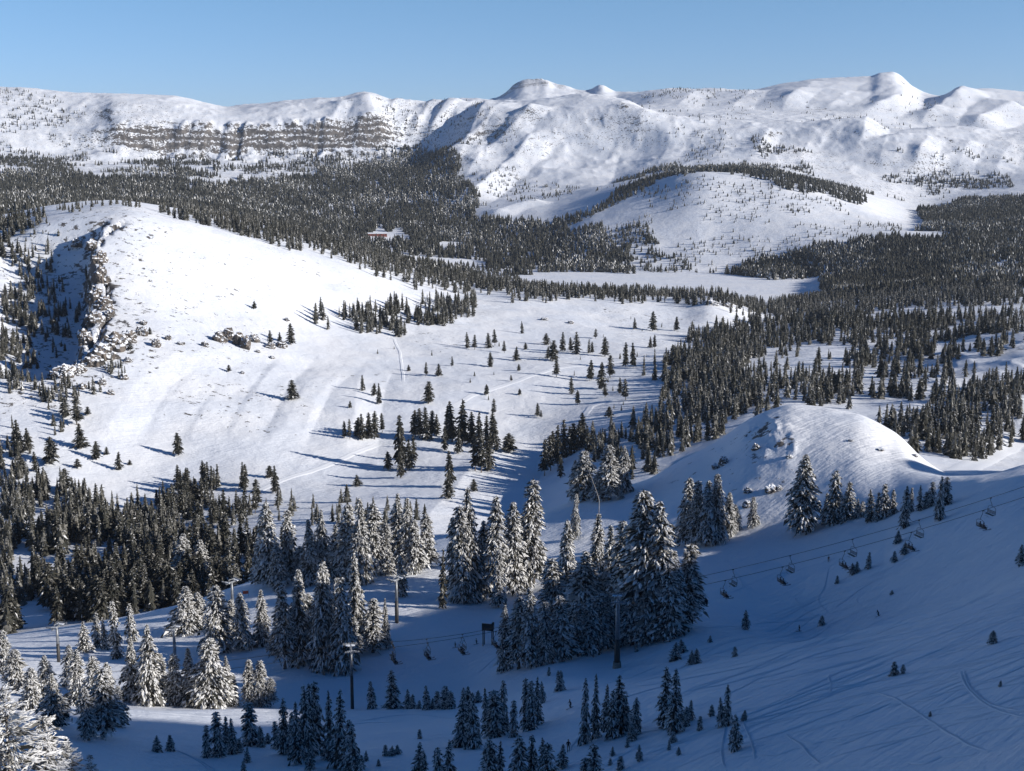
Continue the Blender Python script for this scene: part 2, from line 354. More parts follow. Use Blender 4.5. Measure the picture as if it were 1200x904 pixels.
def snow_ground():
    nt = NT('snow_and_rock')
    geo = nt.node('ShaderNodeNewGeometry'); pos = geo.outputs['Position']
    at = nt.node('ShaderNodeAttribute', attribute_name='rock')
    snow = noise_mix(nt, pos, 0.02, (0.80, 0.82, 0.86), (0.87, 0.87, 0.88))
    rk = noise_mix(nt, pos, 0.05, (0.165, 0.145, 0.128), (0.075, 0.07, 0.068), 0.35, 0.65, 8)
    fine = nt.node('ShaderNodeTexNoise', Scale=0.13, Detail=7.0, Roughness=0.72); nt.link(pos, fine.inputs['Vector'])
    nn = nt.node('ShaderNodeMapRange'); nn.inputs[1].default_value = 0.36; nn.inputs[2].default_value = 0.64; nn.inputs[4].default_value = 0.945; nt.link(fine.outputs['Fac'], nn.inputs[0])
    ad = nt.node('ShaderNodeMath', operation='ADD'); nt.link(nn.outputs[0], ad.inputs[0]); nt.link(at.outputs['Fac'], ad.inputs[1])
    wv = nt.node('ShaderNodeTexWave', bands_direction='Z', Scale=0.010, Distortion=11.0, Detail=5.0); wv.inputs['Detail Scale'].default_value = 0.9; wv.inputs['Detail Roughness'].default_value = 0.65; nt.link(pos, wv.inputs['Vector'])
    wm = nt.node('ShaderNodeMath', operation='MULTIPLY_ADD'); nt.link(wv.outputs['Fac'], wm.inputs[0]); wm.inputs[1].default_value = .6; wm.inputs[2].default_value = -.36
    w2 = nt.node('ShaderNodeMath', operation='MULTIPLY_ADD'); nt.link(wm.outputs[0], w2.inputs[0]); nt.link(at.outputs['Fac'], w2.inputs[1]); nt.link(ad.outputs[0], w2.inputs[2])
    mr = nt.node('ShaderNodeMapRange'); mr.inputs[1].default_value = 0.96; mr.inputs[2].default_value = 1.06; nt.link(w2.outputs[0], mr.inputs[0])
    mx = nt.node('ShaderNodeMix', data_type='RGBA'); nt.link(mr.outputs[0], mx.inputs['Factor']); nt.link(snow, mx.inputs['A']); nt.link(rk, mx.inputs['B'])
    nt.link(mx.outputs['Result'], nt.b.inputs['Base Color'])
    nt.b.inputs['Roughness'].default_value = 0.75; nt.b.inputs['Specular IOR Level'].default_value = 0.25
    # wind-packed ripples, stretched across the slope, and fine grain
    mp = nt.node('ShaderNodeMapping', vector_type='TEXTURE'); mp.inputs['Rotation'].default_value = (0, 0, math.radians(41)); mp.inputs['Scale'].default_value = (19, 1.5, 3); nt.link(pos, mp.inputs['Vector'])
    w = nt.node('ShaderNodeTexNoise', Scale=1.0, Detail=5.0, Roughness=0.6); nt.link(mp.outputs[0], w.inputs['Vector'])
    b1 = nt.node('ShaderNodeBump', Strength=0.75, Distance=0.55); nt.link(w.outputs['Fac'], b1.inputs['Height'])
    g = nt.node('ShaderNodeTexNoise', Scale=0.06, Detail=8.0, Roughness=0.62); nt.link(pos, g.inputs['Vector'])
    b2 = nt.node('ShaderNodeBump', Strength=0.5, Distance=3.0); nt.link(g.outputs['Fac'], b2.inputs['Height']); nt.link(b1.outputs[0], b2.inputs['Normal'])
    nt.link(b2.outputs[0], nt.b.inputs['Normal'])
    return nt.m
M_GROUND = snow_ground()

def build_terrain():
    i, j = np.meshgrid(np.arange(NA - 1), np.arange(NR - 1), indexing='ij')
    q = np.stack([i*NR + j, (i+1)*NR + j, (i+1)*NR + j+1, i*NR + j+1], -1).reshape(-1, 4)
    me = mesh_from('terrain', P.reshape(-1, 3), q[:, ::-1])
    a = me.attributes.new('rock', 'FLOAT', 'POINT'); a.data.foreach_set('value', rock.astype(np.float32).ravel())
    me.materials.append(M_GROUND)
    o = bpy.data.objects.new('snowy_terrain', me); COL.objects.link(o)
    o['kind'] = 'structure'; o['label'] = 'snow covered slopes, valley and far mountain range'
    return o
build_terrain()

# ------------------------------------------------------------------ sun, sky, camera
SUN_AZ, SUN_EL = math.radians(104), math.radians(20)
SKY = [(0.0, (1.15, 1.45, 2.25)), (0.04, (1.22, 1.52, 2.2)), (0.12, (1.28, 1.70, 2.14)), (0.28, (0.32, 0.76, 1.25)), (0.55, (0.20, 0.70, 1.22)), (1.0, (0.22, 1.02, 1.85))]
def world_and_sun():
    w = bpy.data.worlds.new('World'); scene.world = w; w.use_nodes = True
    t = w.node_tree; bg = t.nodes['Background']
    sky = t.nodes.new('ShaderNodeTexSky'); sky.sky_type = 'NISHITA'; sky.sun_disc = False
    sky.sun_elevation = SUN_EL; sky.sun_rotation = SUN_AZ; sky.altitude = 2700; sky.air_density = 1.0; sky.dust_density = 0.5; sky.ozone_density = 1.2
    # pale band at the horizon, deep mountain blue overhead
    tc = t.nodes.new('ShaderNodeTexCoord'); sx = t.nodes.new('ShaderNodeSeparateXYZ'); t.links.new(tc.outputs['Generated'], sx.inputs[0])
    cr = t.nodes.new('ShaderNodeValToRGB'); t.links.new(sx.outputs[2], cr.inputs[0])
    cr.color_ramp.elements[0].position = SKY[0][0]; cr.color_ramp.elements[0].color = (*SKY[0][1], 1)
    cr.color_ramp.elements[1].position = SKY[-1][0]; cr.color_ramp.elements[1].color = (*SKY[-1][1], 1)
    for ps, c in SKY[1:-1]: cr.color_ramp.elements.new(ps).color = (*c, 1)
    m1 = t.nodes.new('ShaderNodeVectorMath'); m1.operation = 'MULTIPLY'; t.links.new(sky.outputs[0], m1.inputs[0]); t.links.new(cr.outputs[0], m1.inputs[1])
    t.links.new(m1.outputs[0], bg.inputs[0]); bg.inputs[1].default_value = 0.05
    l = bpy.data.lights.new('sun', 'SUN'); l.energy = 5.0; l.angle = math.radians(0.5); l.color = (1.0, 0.96, 0.905)
    o = bpy.data.objects.new('sun', l); COL.objects.link(o)
    d = Vector((math.cos(SUN_EL) * math.sin(SUN_AZ), math.cos(SUN_EL) * math.cos(SUN_AZ), math.sin(SUN_EL)))
    o.rotation_euler = d.to_track_quat('Z', 'Y').to_euler()
world_and_sun()
cam = bpy.data.cameras.new('camera'); cam.sensor_width = 36; cam.lens = F / 1200 * 36; cam.clip_end = 60000; cam.clip_start = 0.5
co = bpy.data.objects.new('camera', cam); COL.objects.link(co); co.rotation_euler = (math.pi / 2 - PITCH, 0, 0); scene.camera = co
scene.view_settings.view_transform = 'Standard'; scene.view_settings.look = 'None'; scene.view_settings.gamma = 1.0
scene.view_settings.exposure = 0.29

# ------------------------------------------------------------------ objects: helpers
def tag(o, label=None, cat=None, group=None, kind=None):
    for k, v in (('label', label), ('category', cat), ('group', group), ('kind', kind)):
        if v: o[k] = v
    return o

def empty(name, loc, rz=0.0):
    o = bpy.data.objects.new(name, None); COL.objects.link(o)
    o.empty_display_size = 0.5; o.location = loc; o.rotation_euler = (0, 0, rz)
    return o

def child(name, me, parent):
    o = bpy.data.objects.new(name, me); COL.objects.link(o); o.parent = parent
    return o

def copy_tree(o, parent=None):
    c = o.copy(); COL.objects.link(c)
    if parent is not None: c.parent = parent
    for ch in o.children: copy_tree(ch, c)
    return c

ORD = ['first','second','third','fourth','fifth','sixth','seventh','eighth','ninth','tenth','eleventh','twelfth','thirteenth','fourteenth','fifteenth','sixteenth','seventeenth','eighteenth','nineteenth','twentieth']

def ranked(label, i):
    return label.format(ORD[i] + ' from left')

# ------------------------------------------------------------------ tree materials
def frost_mat(name, c1, c2):
    nt = NT(name)
    tc = nt.node('ShaderNodeTexCoord')
    out = noise_mix(nt, tc.outputs['Object'], 1.6, c1, c2, 0.35, 0.65)
    nt.link(out, nt.b.inputs['Base Color']); nt.b.inputs['Roughness'].default_value = 0.85
    nt.b.inputs['Specular IOR Level'].default_value = 0.15
    return nt.m
M_FROST = frost_mat('frosted_needles', (0.83, 0.82, 0.80), (0.66, 0.64, 0.61))
M_GREEN = frost_mat('dark_needles', (0.029, 0.034, 0.032), (0.062, 0.055, 0.040))
M_DUST = frost_mat('dusted_needles', (0.22, 0.21, 0.19), (0.10, 0.096, 0.082))
M_BARK = frost_mat('bark', (0.10, 0.075, 0.058), (0.20, 0.175, 0.155))
TREE_MATS = [M_FROST, M_GREEN, M_DUST, M_BARK]

def unit(a):
    return a / (np.linalg.norm(a, axis=-1, keepdims=True) + 1e-9)

def crown_arrays(seed, H=10., Rm=1.7, lo=0.08, whorls=24, per=6, npil=4, nneed=4, frost=0.85, dust=0.2, droop=0.6, up=0.15, pw=1.0, power=0.8, gap=0.08, wild=0.0, fine=1.0):
    """triangles of a conifer crown: drooping branches carrying lumps of frost and sprays of needles"""
    g = np.random.default_rng(seed)
    n = whorls * per
    k = np.repeat(np.arange(whorls), per)
    hf = lo + (0.985 - lo) * ((k + g.uniform(-.35, .35, n) + 0.4) / whorls)
    hf = np.clip(hf, lo * 0.8, 0.99)
    az = (np.tile(np.arange(per), whorls) / per + g.uniform(-.4, .4, n) / per + 0.38 * k) * 2 * np.pi
    lump = 1 + 0.22 * np.sin(az * 2 + seed + hf * 9) + 0.18 * np.sin(hf * 23 + seed * 1.7)
    L = Rm * (1 - hf) ** power * lump * g.uniform(0.72, 1.15 + wild, n) + 0.10
    L *= smooth(lo * 0.5, lo + 0.14, hf) * 0.35 + 0.65
    L = np.minimum(L, 1.3 * (Rm * (1 - hf) ** power + .1))
    keep = g.random(n) > gap
    hf, az, L = hf[keep], az[keep], L[keep]; n = len(L)
    dirh = np.stack([np.cos(az), np.sin(az), 0 * az], -1); lat = np.stack([-np.sin(az), np.cos(az), 0 * az], -1)
    upb = (up + 0.5 * np.clip(hf - 0.7, 0, 1)) * g.uniform(0.5, 1.5, n); dr = droop * g.uniform(0.7, 1.3, n) * (1 - 0.45 * hf)
    base = np.stack([0 * hf, 0 * hf, hf * H], -1)
    branch = g.random(n)
    def at(s):
        return base + dirh * (L * s)[:, None] + np.array([0, 0, 1.]) * (L * (upb * s - dr * s * s))[:, None]
    def tan(s):
        return unit(dirh + np.array([0, 0, 1.]) * (upb - 2 * dr * s)[:, None])
    V_, T_, M_ = [], [], []; nv = 0
    for q in range(npil):
        s = np.clip((q + 0.55 + g.uniform(-.35, .35, n)) / npil, 0.12, 1.0)
        c = at(s); t = tan(s)
        off = g.uniform(-1, 1, n) * L * 0.30 * (1 - 0.55 * s)
        c = c + lat * off[:, None] + np.array([0, 0, 1.]) * (g.uniform(-.02, .06, n) - 0.25 * np.abs(off))[:, None]
        t = unit(t + lat * (off / (L + .1) * 1.6)[:, None] + g.normal(0, .16, (n, 3)))
        a = (0.16 * L + 0.13) * fine * g.uniform(0.7, 1.4, n); w = a * 0.36 * pw * g.uniform(.7, 1.3, n); th = a * 0.26 * pw * g.uniform(.7, 1.3, n)
        sd = unit(np.cross(t, np.array([0, 0, 1.]) + g.normal(0, .3, (n, 3)))); nm = np.cross(sd, t)
        v = np.stack([c - t * a[:, None], c + t * (a * 1.1)[:, None], c + sd * w[:, None], c + nm * th[:, None], c - sd * w[:, None], c - nm * (th * .8)[:, None]], 1)
        tri = np.array([[0,3,2],[0,4,3],[0,5,4],[0,2,5],[1,2,3],[1,3,4],[1,4,5],[1,5,2]])
        V_.append(v.reshape(-1, 3)); T_.append((nv + 6 * np.arange(n)[:, None, None] + tri[None]).reshape(-1, 3)); nv += 6 * n
        white = g.random(n) < frost * (0.50 + 0.6 * s) * (0.72 + 0.5 * branch)
        d2 = g.random(n) < dust
        M_.append(np.repeat(np.where(white, 0, np.where(d2, 2, 1)), 8))
    for q in range(nneed):
        s = np.clip((q + 0.5 + g.uniform(-.4, .4, n)) / max(nneed, 1), 0.08, 1.0)
        c = at(s); t = tan(s)
        off = g.uniform(-1, 1, n) * L * 0.26 * (1 - 0.5 * s)
        c = c + lat * off[:, None] - np.array([0, 0, 1.]) * (0.04 + 0.1 * g.random(n))[:, None]
        a = (0.22 * L + 0.16) * (.4 + .6 * fine) * g.uniform(0.7, 1.4, n)
        t = unit(t + lat * (off / (L + .1) * 1.8)[:, None] + g.normal(0, .25, (n, 3)))
        sd = unit(np.cross(t, g.normal(0, 1, (n, 3)) + np.array([0, 0, .8])))
        w = a * 0.42
        v = np.stack([c - t * a[:, None], c + sd * w[:, None] - t * (a * .2)[:, None], c + t * (a * 1.2)[:, None], c - sd * w[:, None] - t * (a * .1)[:, None]], 1)
        tri = np.array([[0,1,2],[0,2,3]])
        V_.append(v.reshape(-1, 3)); T_.append((nv + 4 * np.arange(n)[:, None, None] + tri[None]).reshape(-1, 3)); nv += 4 * n
        d2 = g.random(n) < dust; wh = g.random(n) < frost * 0.22
        M_.append(np.repeat(np.where(wh, 0, np.where(d2, 2, 1)), 2))
    return np.concatenate(V_), np.concatenate(T_), np.concatenate(M_)

def trunk_arrays(seed, H=10., r=0.2, sides=7, rings=7, bend=0.15):
    g = np.random.default_rng(seed + 500)
    z = np.linspace(-0.06, 0.97, rings) * H
    rad = r * (1 - 0.93 * np.linspace(0, 1, rings)) * (1 + 0.5 * np.exp(-np.linspace(0, 1, rings) * 14))
    bx = np.cumsum(g.normal(0, bend / rings, rings)); by = np.cumsum(g.normal(0, bend / rings, rings)); bx -= bx[0]; by -= by[0]
    a = np.arange(sides) / sides * 2 * np.pi
    v = np.stack([bx[:, None] + rad[:, None] * np.cos(a), by[:, None] + rad[:, None] * np.sin(a), np.repeat(z[:, None], sides, 1)], -1).reshape(-1, 3)
    T = []
    for i in range(rings - 1):
        for j in range(sides):
            p, q = i * sides + j, i * sides + (j + 1) % sides
            T += [[p, q, q + sides], [p, q + sides, p + sides]]
    return v, np.array(T), np.full(len(T), 3)

def tri_mesh(name, V_, T_, M_, mats, smoothf=False):
    me = mesh_from(name, V_, T_, smoothf)
    for m in mats: me.materials.append(m)
    me.polygons.foreach_set('material_index', M_.astype(np.int32)); me.update()
    return me

def core_arrays(seed, H=10., Rm=1.6, lo=.08, power=.8, layers=6, sides=7, frac=.55, mats=(1, 1, 1, 2), jag=.35):
    """ragged stacked skirts of needles: the dense inside of a crown"""
    g = np.random.default_rng(seed + 800); V_, T_, M_ = [], [], []; nv = 0
    for k in range(layers):
        f0 = lo + (1 - lo) * k / layers; f1 = min(1.0, f0 + (1 - lo) / layers * 1.7)
        rad = frac * Rm * (1 - f0) ** power * g.uniform(1 - jag, 1 + jag, sides) + .05
        a = (np.arange(sides) + g.uniform(-.3, .3, sides) + .5 * (k % 2)) / sides * 2 * np.pi
        ring = np.stack([np.cos(a) * rad, np.sin(a) * rad, f0 * H - rad * .25 + g.uniform(-.2, .1, sides)], -1)
        V_.append(np.concatenate([ring, [[0, 0, f1 * H]]]))
        T_.append(np.array([[nv + i, nv + (i + 1) % sides, nv + sides] for i in range(sides)])); nv += sides + 1
        M_.append(g.choice(mats, sides))
    return np.concatenate(V_), np.concatenate(T_), np.concatenate(M_)

def join(*parts):
    nv = 0; V_, T_, M_ = [], [], []
    for v, t, m in parts:
        V_.append(v); T_.append(t + nv); M_.append(m); nv += len(v)
    return np.concatenate(V_), np.concatenate(T_), np.concatenate(M_)

class Proto:
    def __init__(s, seed, trunk=0.2, **kw):
        core = kw.pop('core', .5)
        v, t, m = crown_arrays(seed, **kw)
        if core: v, t, m = join((v, t, m), core_arrays(seed, Rm=kw['Rm'], lo=kw['lo'] + .02, power=kw['power'], layers=9, sides=9, frac=core))
        s.cv, s.ct, s.cm = v, t, m
        tv, tt, tm = trunk_arrays(seed, r=trunk)
        s.width = float(np.percentile(np.hypot(v[:, 0], v[:, 1]), 97)) * 2
        s.crown = tri_mesh('crown', v, t, m, TREE_MATS)
        s.trunk = tri_mesh('trunk', tv, tt, tm, TREE_MATS, True)

HERO = [Proto(11 + i, trunk=0.17, Rm=rm, whorls=40, per=8, npil=11, nneed=5, frost=0.95, dust=0.65, droop=dp, power=pw, lo=lo, pw=1.1, wild=.18, fine=.50, gap=.16)
        for i, (rm, dp, pw, lo) in enumerate([(1.9, .75, .70, .06), (1.5, .85, .55, .10), (2.2, .65, .80, .05), (1.4, .7, .5, .16), (1.9, .9, .6, .12), (1.4, .6, .5, .24), (1.7, .8, .45, .08)])]
SLIM = [Proto(31 + i, trunk=0.15, Rm=rm, whorls=26, per=6, npil=7, nneed=5, frost=0.86, dust=0.55, droop=dp, power=pw, lo=0.05, pw=1.05, wild=.45, fine=.72, gap=.14)
        for i, (rm, dp, pw) in enumerate([(1.6, .8, .75), (1.3, .9, .6), (1.9, .7, .85), (1.4, 1.0, .55), (2.2, .5, .8), (1.2, .9, .45)])]
RIME = [Proto(51 + i, trunk=0.16, Rm=rm, whorls=34, per=7, npil=24, nneed=1, fine=.42, frost=0.97, dust=0.8, droop=dp, up=.35, power=.55, lo=0.05, core=0, pw=0.8, gap=.25, wild=.6)
        for i, (rm, dp) in enumerate([(2.6, .55), (2.2, .7), (2.4, .45)])]
DARK = [Proto(71 + i, trunk=0.16, Rm=rm * 1.15, whorls=18, per=6, npil=2, nneed=7, frost=fr * .8, dust=.25, core=.6, droop=.45, power=pw, lo=lo, pw=.9, gap=.14, wild=.4)
        for i, (rm, fr, pw, lo) in enumerate([(1.6, .10, .7, .08), (1.3, .16, .6, .12), (1.9, .08, .75, .10), (1.5, .25, .55, .2), (2.3, .10, .5, .14), (1.2, .3, .65, .06)])]

def plant(u, vb, vt, w, protos, name, rmin=20., rmax=2500., r=None, sink=0.0):
    """a tree whose foot stands on the ground at a pixel of the photo, with the height and width it shows there"""
    x, y, z, rr = hit(u, vb, rmin, rmax)
    depth = y * CP - z * SP
    h = (vb - vt) * depth / (F * CP)
    pr = protos[rng.integers(len(protos))]
    wid = w * (1.25 if protos is DARK else 0.97 if protos is HERO else 1.1) * depth / F
    if protos is DARK: h *= 1.08
    o = empty(name, (x, y, z - 0.02 * h - sink), rng.uniform(0, 6.28))
    sx = float(np.clip(wid / pr.width, h / 10 * 0.45, h / 10 * 2.2))
    o.scale = (sx * rng.uniform(.88, 1.12), sx * rng.uniform(.88, 1.12), h / 10)
    o.rotation_euler = (math.radians(rng.normal(0, 1.6)), math.radians(rng.normal(0, 1.6)), rng.uniform(0, 6.28))
    child('trunk', pr.trunk, o); child('crown', pr.crown, o)
    return o

def grove(trees, protos, name, label, group, rmin, rmax, end='low', cat='fir tree'):
    """label: a phrase with {} for the tree's rank counted from the named end of the grove"""
    ts = sorted(trees, key=lambda t: t[0], reverse=(end == 'high'))
    for i, t in enumerate(ts):
        o = plant(*t[:4], protos, name, rmin, rmax)
        tag(o, ranked(label, i), cat, group)

# ------------------------------------------------------------------ frosted firs round the ski runs, traced from the photo: foot (u, v), tip v, width
G = 'snow-plastered firs along the ski runs'
for t, lab in [((22,1015,792,110),'huge rime-white fir with curling bare branches at the lower corner'),((58,1000,828,80),'rime-white fir leaning against the huge curly one'),
               ((88,975,862,52),'short rime-white fir beside the huge curly one'),((110,960,878,26),'smallest rime-white fir tip poking up by the corner'),((-12,990,812,80),'rime-white fir half cut off at the corner')]:
    tag(plant(*t, RIME, 'rime_fir', 40, 400), lab, 'fir tree', 'rime-white firs nearest the camera')
grove([(4,795,735,26),(18,812,758,28),(38,832,778,26),(56,822,764,28),(64,850,784,34),(82,806,752,22),(92,828,757,36),(112,836,764,28),(128,824,772,20)], HERO, 'snowy_fir',
      'sunlit frosted fir, {} in the knot behind the rime-white corner trees', G, 150, 520)
grove([(104,868,800,26),(122,864,778,38),(140,852,800,22)], HERO, 'snowy_fir', 'shaded frosted fir, {} in the tight trio below the sunlit bench', G, 150, 400)
grove([(100,765,725,16),(114,760,715,11),(124,762,720,11),(137,772,700,15),(155,752,704,13)], SLIM, 'snowy_fir', 'slender frosted fir, {} in the thin file across the upper run', G, 250, 520)
grove([(156,822,742,28),(176,826,725,34),(190,822,762,24),(205,827,760,26),(222,828,755,28),(248,830,742,46),(268,828,765,20),(274,826,790,14)], HERO, 'snowy_fir',
      'bright sunlit frosted fir, {} in the row on the lit snow bench', G, 200, 330)
grove([(292,828,770,17),(304,828,770,19),(317,828,793,15)], HERO, 'snowy_fir', 'small bright white fir, {} in the trio ending the lit bench', G, 200, 330)
grove([(217,742,684,36),(232,736,692,26),(255,764,680,36),(270,752,700,22),(285,762,691,26),(309,757,687,26),(325,766,712,20)], HERO, 'snowy_fir',
      'frosted fir, {} in the row below the wide-armed pylon', G, 250, 480)
grove([(334,784,675,26),(352,778,660,32),(368,772,690,26),(378,784,653,34),(388,782,650,32),(396,768,672,26),(404,788,670,30),(413,770,720,24),(420,758,640,26)], HERO, 'snowy_fir',
      'tall frosted fir, {} behind the tall grey lift pole', G, 250, 460)
grove([(212,696,626,22),(219,694,622,26),(236,690,628,26),(251,684,646,18),(262,690,650,18)], HERO, 'snowy_fir', 'frosted fir, {} in the knot uphill of the wide-armed pylon', G, 440, 620)
grove([(304,684,628,20),(315,686,584,30),(326,690,632,26),(340,680,595,28),(352,682,638,24),(366,684,604,26),(378,680,592,26),(392,680,612,28),(407,682,586,28),(417,686,608,22),(428,697,592,26)], HERO, 'snowy_fir',
      'frosted fir, {} along the ridge-top stand below the open sunlit slope', G, 420, 600)
grove([(437,765,698,26),(453,760,697,13)], HERO, 'snowy_fir', 'frosted fir, {} of the pair beside the chairlift line', G, 260, 420)
tag(plant(471,699,648,16,SLIM,'snowy_fir',320,520), 'lone frosted fir standing behind the brown lift pylon', 'fir tree', G)
tag(plant(518,713,643,7,DARK,'snowy_fir',320,520), 'thin dark spindly fir alone on the shaded run', 'fir tree', G)
grove([(440,674,586,28),(451,674,610,22),(464,660,575,30),(478,664,579,28),(486,672,604,28),(500,664,599,24)], HERO, 'snowy_fir',
      'frosted fir, {} in the stand uphill of the brown lift pylon', G, 400, 560)
grove([(536,700,600,26),(543,706,588,30),(551,704,566,40),(562,703,606,26),(579,704,575,28),(584,712,640,18),(601,696,583,36),(612,690,600,26),(619,690,557,36),(626,684,600,24)], HERO, 'snowy_fir',
      'very tall frosted fir, {} in the big stand beyond the black signboard', G, 380, 520)
MASS = 'big grove above the shaded run'
grove([(592,786,704,22),(608,784,694,32),(622,782,684,30),(640,778,700,26),(657,774,692,32),(677,768,704,24),(690,766,696,28),(702,763,690,28),(713,760,688,24),(727,757,700,22),(741,756,684,30),(757,754,690,30)], HERO, 'snowy_fir',
      'shaded fir, {} in the front of the ' + MASS, G, 240, 400)
grove([(647,736,650,38),(664,720,603,28),(682,736,640,54),(698,700,597,36),(716,724,610,34),(729,730,603,36),(748,744,588,46),(759,748,568,64),(773,746,580,48),(783,748,656,42),(792,742,640,34),(802,736,632,40)], HERO, 'snowy_fir',
      'broad fir, {} behind, in the ' + MASS, G, 270, 480)
grove([(673,632,575,12),(674,588,537,18),(684,586,526,36),(700,588,552,18),(714,586,519,30),(722,578,540,18),(731,577,520,24),(727,585,565,9)], HERO, 'snowy_fir',
      'frosted fir, {} in the clump by the leaning bare snag', G, 440, 620)
grove([(804,638,556,26),(814,640,560,22),(828,640,560,26),(841,636,552,24),(853,628,574,20),(861,622,590,15)], HERO, 'snowy_fir', 'frosted fir, {} in the cluster on the shaded foot of the knoll', G, 330, 520)
tag(plant(883,617,581,13,HERO,'snowy_fir',330,520), 'small solitary white fir on the shaded flank of the knoll', 'fir tree', G)
tag(plant(940,624,529,38,HERO,'snowy_fir',330,520), 'tallest solitary frosted fir in front of the rounded knoll', 'fir tree', G)
grove([(969,612,576,14),(976,614,548,24),(994,609,562,20),(1005,607,583,9),(1010,606,586,8),(1020,611,572,13),(1029,610,575,10),(1037,607,565,13),(1046,603,572,10)], SLIM, 'snowy_fir',
      'slim frosted fir, {} in the file from the tallest knoll fir', G, 330, 520)
grove([(1059,619,567,11),(1067,601,570,8),(1078,599,567,9),(1085,596,575,9),(1091,594,563,9),(1100,610,556,11),(1108,592,557,13)], SLIM, 'snowy_fir',
      'slim dark frosted fir, {} in the file where knoll meets chairlift slope', G, 330, 520)
# young trees in the shade
GS = 'young frosted firs on the shaded slopes'
grove([(242,888,846,10),(256,887,829,16),(265,880,836,12),(273,884,839,14),(281,882,864,9),(294,874,818,19),(307,876,849,9),(314,872,858,11),(290,894,874,8),(286,910,890,8)], SLIM, 'young_fir', 'young fir, {} on the shaded flat below the lit bench', GS, 150, 300, cat='young fir')
grove([(324,878,842,10),(334,884,814,17),(342,890,830,12),(349,896,816,18),(358,894,796,20),(365,886,794,15),(372,884,792,20),(364,902,868,10),(383,890,864,11),(387,890,802,16)], SLIM, 'young_fir', 'dark fir, {} in the thicket before the tall grey lift pole', GS, 150, 300, cat='young fir')
grove([(398,900,800,22),(410,906,838,22),(417,912,848,16),(424,900,884,8),(429,892,878,6)], SLIM, 'young_fir', 'shaded fir, {} in the bunch just below the tall grey lift pole', GS, 150, 300, cat='young fir')
grove([(436,831,796,11),(461,831,782,19),(478,831,806,11),(484,831,812,9),(491,831,820,7),(500,832,801,10),(507,831,817,6),(513,831,808,10),(521,831,802,15),(528,831,808,12)], SLIM, 'young_fir', 'young fir, {} on the lip of the shaded bench', GS, 235, 330, cat='young fir')
grove([(540,876,800,20),(546,872,798,16),(554,878,806,17),(561,874,848,7),(571,860,802,13),(580,864,804,24),(588,860,794,16),(594,860,828,7),(602,864,816,10),(560,824,808,9)], SLIM, 'young_fir', 'shaded fir, {} in the clump midway along the lower edge', GS, 150, 300, cat='young fir')
grove([(616,854,790,13),(622,856,792,13),(629,850,789,14),(636,824,796,9),(643,792,781,5),(657,809,784,9)], SLIM, 'young_fir', 'shaded fir, {} in the small clump beside the two lower skiers', GS, 170, 300, cat='young fir')
grove([(452,886,872,11),(459,886,873,8),(466,884,872,9),(444,898,889,6),(491,930,865,22),(497,932,874,15),(514,935,870,18),(524,935,861,20),(492,866,854,6)], SLIM, 'young_fir', 'frosted fir, {} of the sparse group below the bench', GS, 140, 260, cat='young fir')
grove([(576,935,857,28),(587,935,862,17),(608,938,857,28),(623,935,856,16),(629,925,872,11),(636,940,858,24),(644,940,864,26),(659,900,870,15),(687,935,884,18),(695,935,867,26)], SLIM, 'young_fir', 'shaded fir, {} in the ragged row cut by the lower edge', GS, 130, 260, cat='young fir')
grove([(685,872,789,12),(698,865,782,12),(710,856,798,14),(717,866,804,15),(728,860,785,24),(737,858,812,11),(744,862,814,13),(741,868,848,11)], SLIM, 'young_fir', 'drooping shaded fir, {} in the clump uphill of the lower skiers', GS, 150, 280, cat='young fir')
grove([(781,853,777,23),(790,860,779,19),(797,848,802,9),(809,845,818,11),(820,856,838,8),(803,852,826,10)], SLIM, 'young_fir', 'shaded fir, {} in the clump below the concrete-footed pylon', GS, 150, 280, cat='young fir')
grove([(846,852,815,12),(852,851,798,11),(862,879,832,16),(834,840,824,8),(872,845,831,8)], SLIM, 'young_fir', 'slim shaded fir, {} in the group at the start of the tracked slope', GS, 140, 260, cat='young fir')
grove([(735,876,863,6),(749,892,871,8),(789,871,856,9),(784,879,868,5),(795,885,874,6),(718,886,874,6),(727,902,885,9),(715,897,888,5)], SLIM, 'young_fir', 'tiny snow-bent sapling, {} scattered on the lower shaded slope', GS, 130, 260, cat='sapling')
grove([(656,810,784,9),(746,764,754,6),(791,774,751,15),(799,765,748,11),(810,779,761,10),(816,778,759,10),(832,753,744,5),(861,770,757,13),(874,738,713,9),(963,733,721,15)], SLIM, 'young_fir', 'low shaded shrub-like fir, {} beyond the concrete-footed pylon', GS, 200, 400, cat='sapling')
grove([(981,684,674,5),(999,673,659,9),(1004,671,657,8),(1017,667,646,7),(1045,697,691,5),(1048,659,645,11),(1052,637,621,9),(1060,650,635,9),(1053,636,622,7)], SLIM, 'young_fir', 'small shaded fir, {} beneath the loaded chairs', GS, 260, 420, cat='sapling')
grove([(1048,792,774,10),(1058,790,778,9),(1090,840,833,5),(1163,755,738,13),(1172,805,797,5),(1197,663,637,12)], SLIM, 'young_fir', 'lone low sapling, {} across the wide tracked slope', GS, 100, 330, cat='sapling')
tag(plant(184,881,860,11,SLIM,'young_fir',150,260), 'lone tiny fir on the shaded flat', 'sapling', GS)
grove([(200,880,860,14),(62,884,858,12),(78,880,862,12)], SLIM, 'young_fir', 'small shaded fir, {} near the rime-white corner trees', GS, 140, 240, cat='young fir')

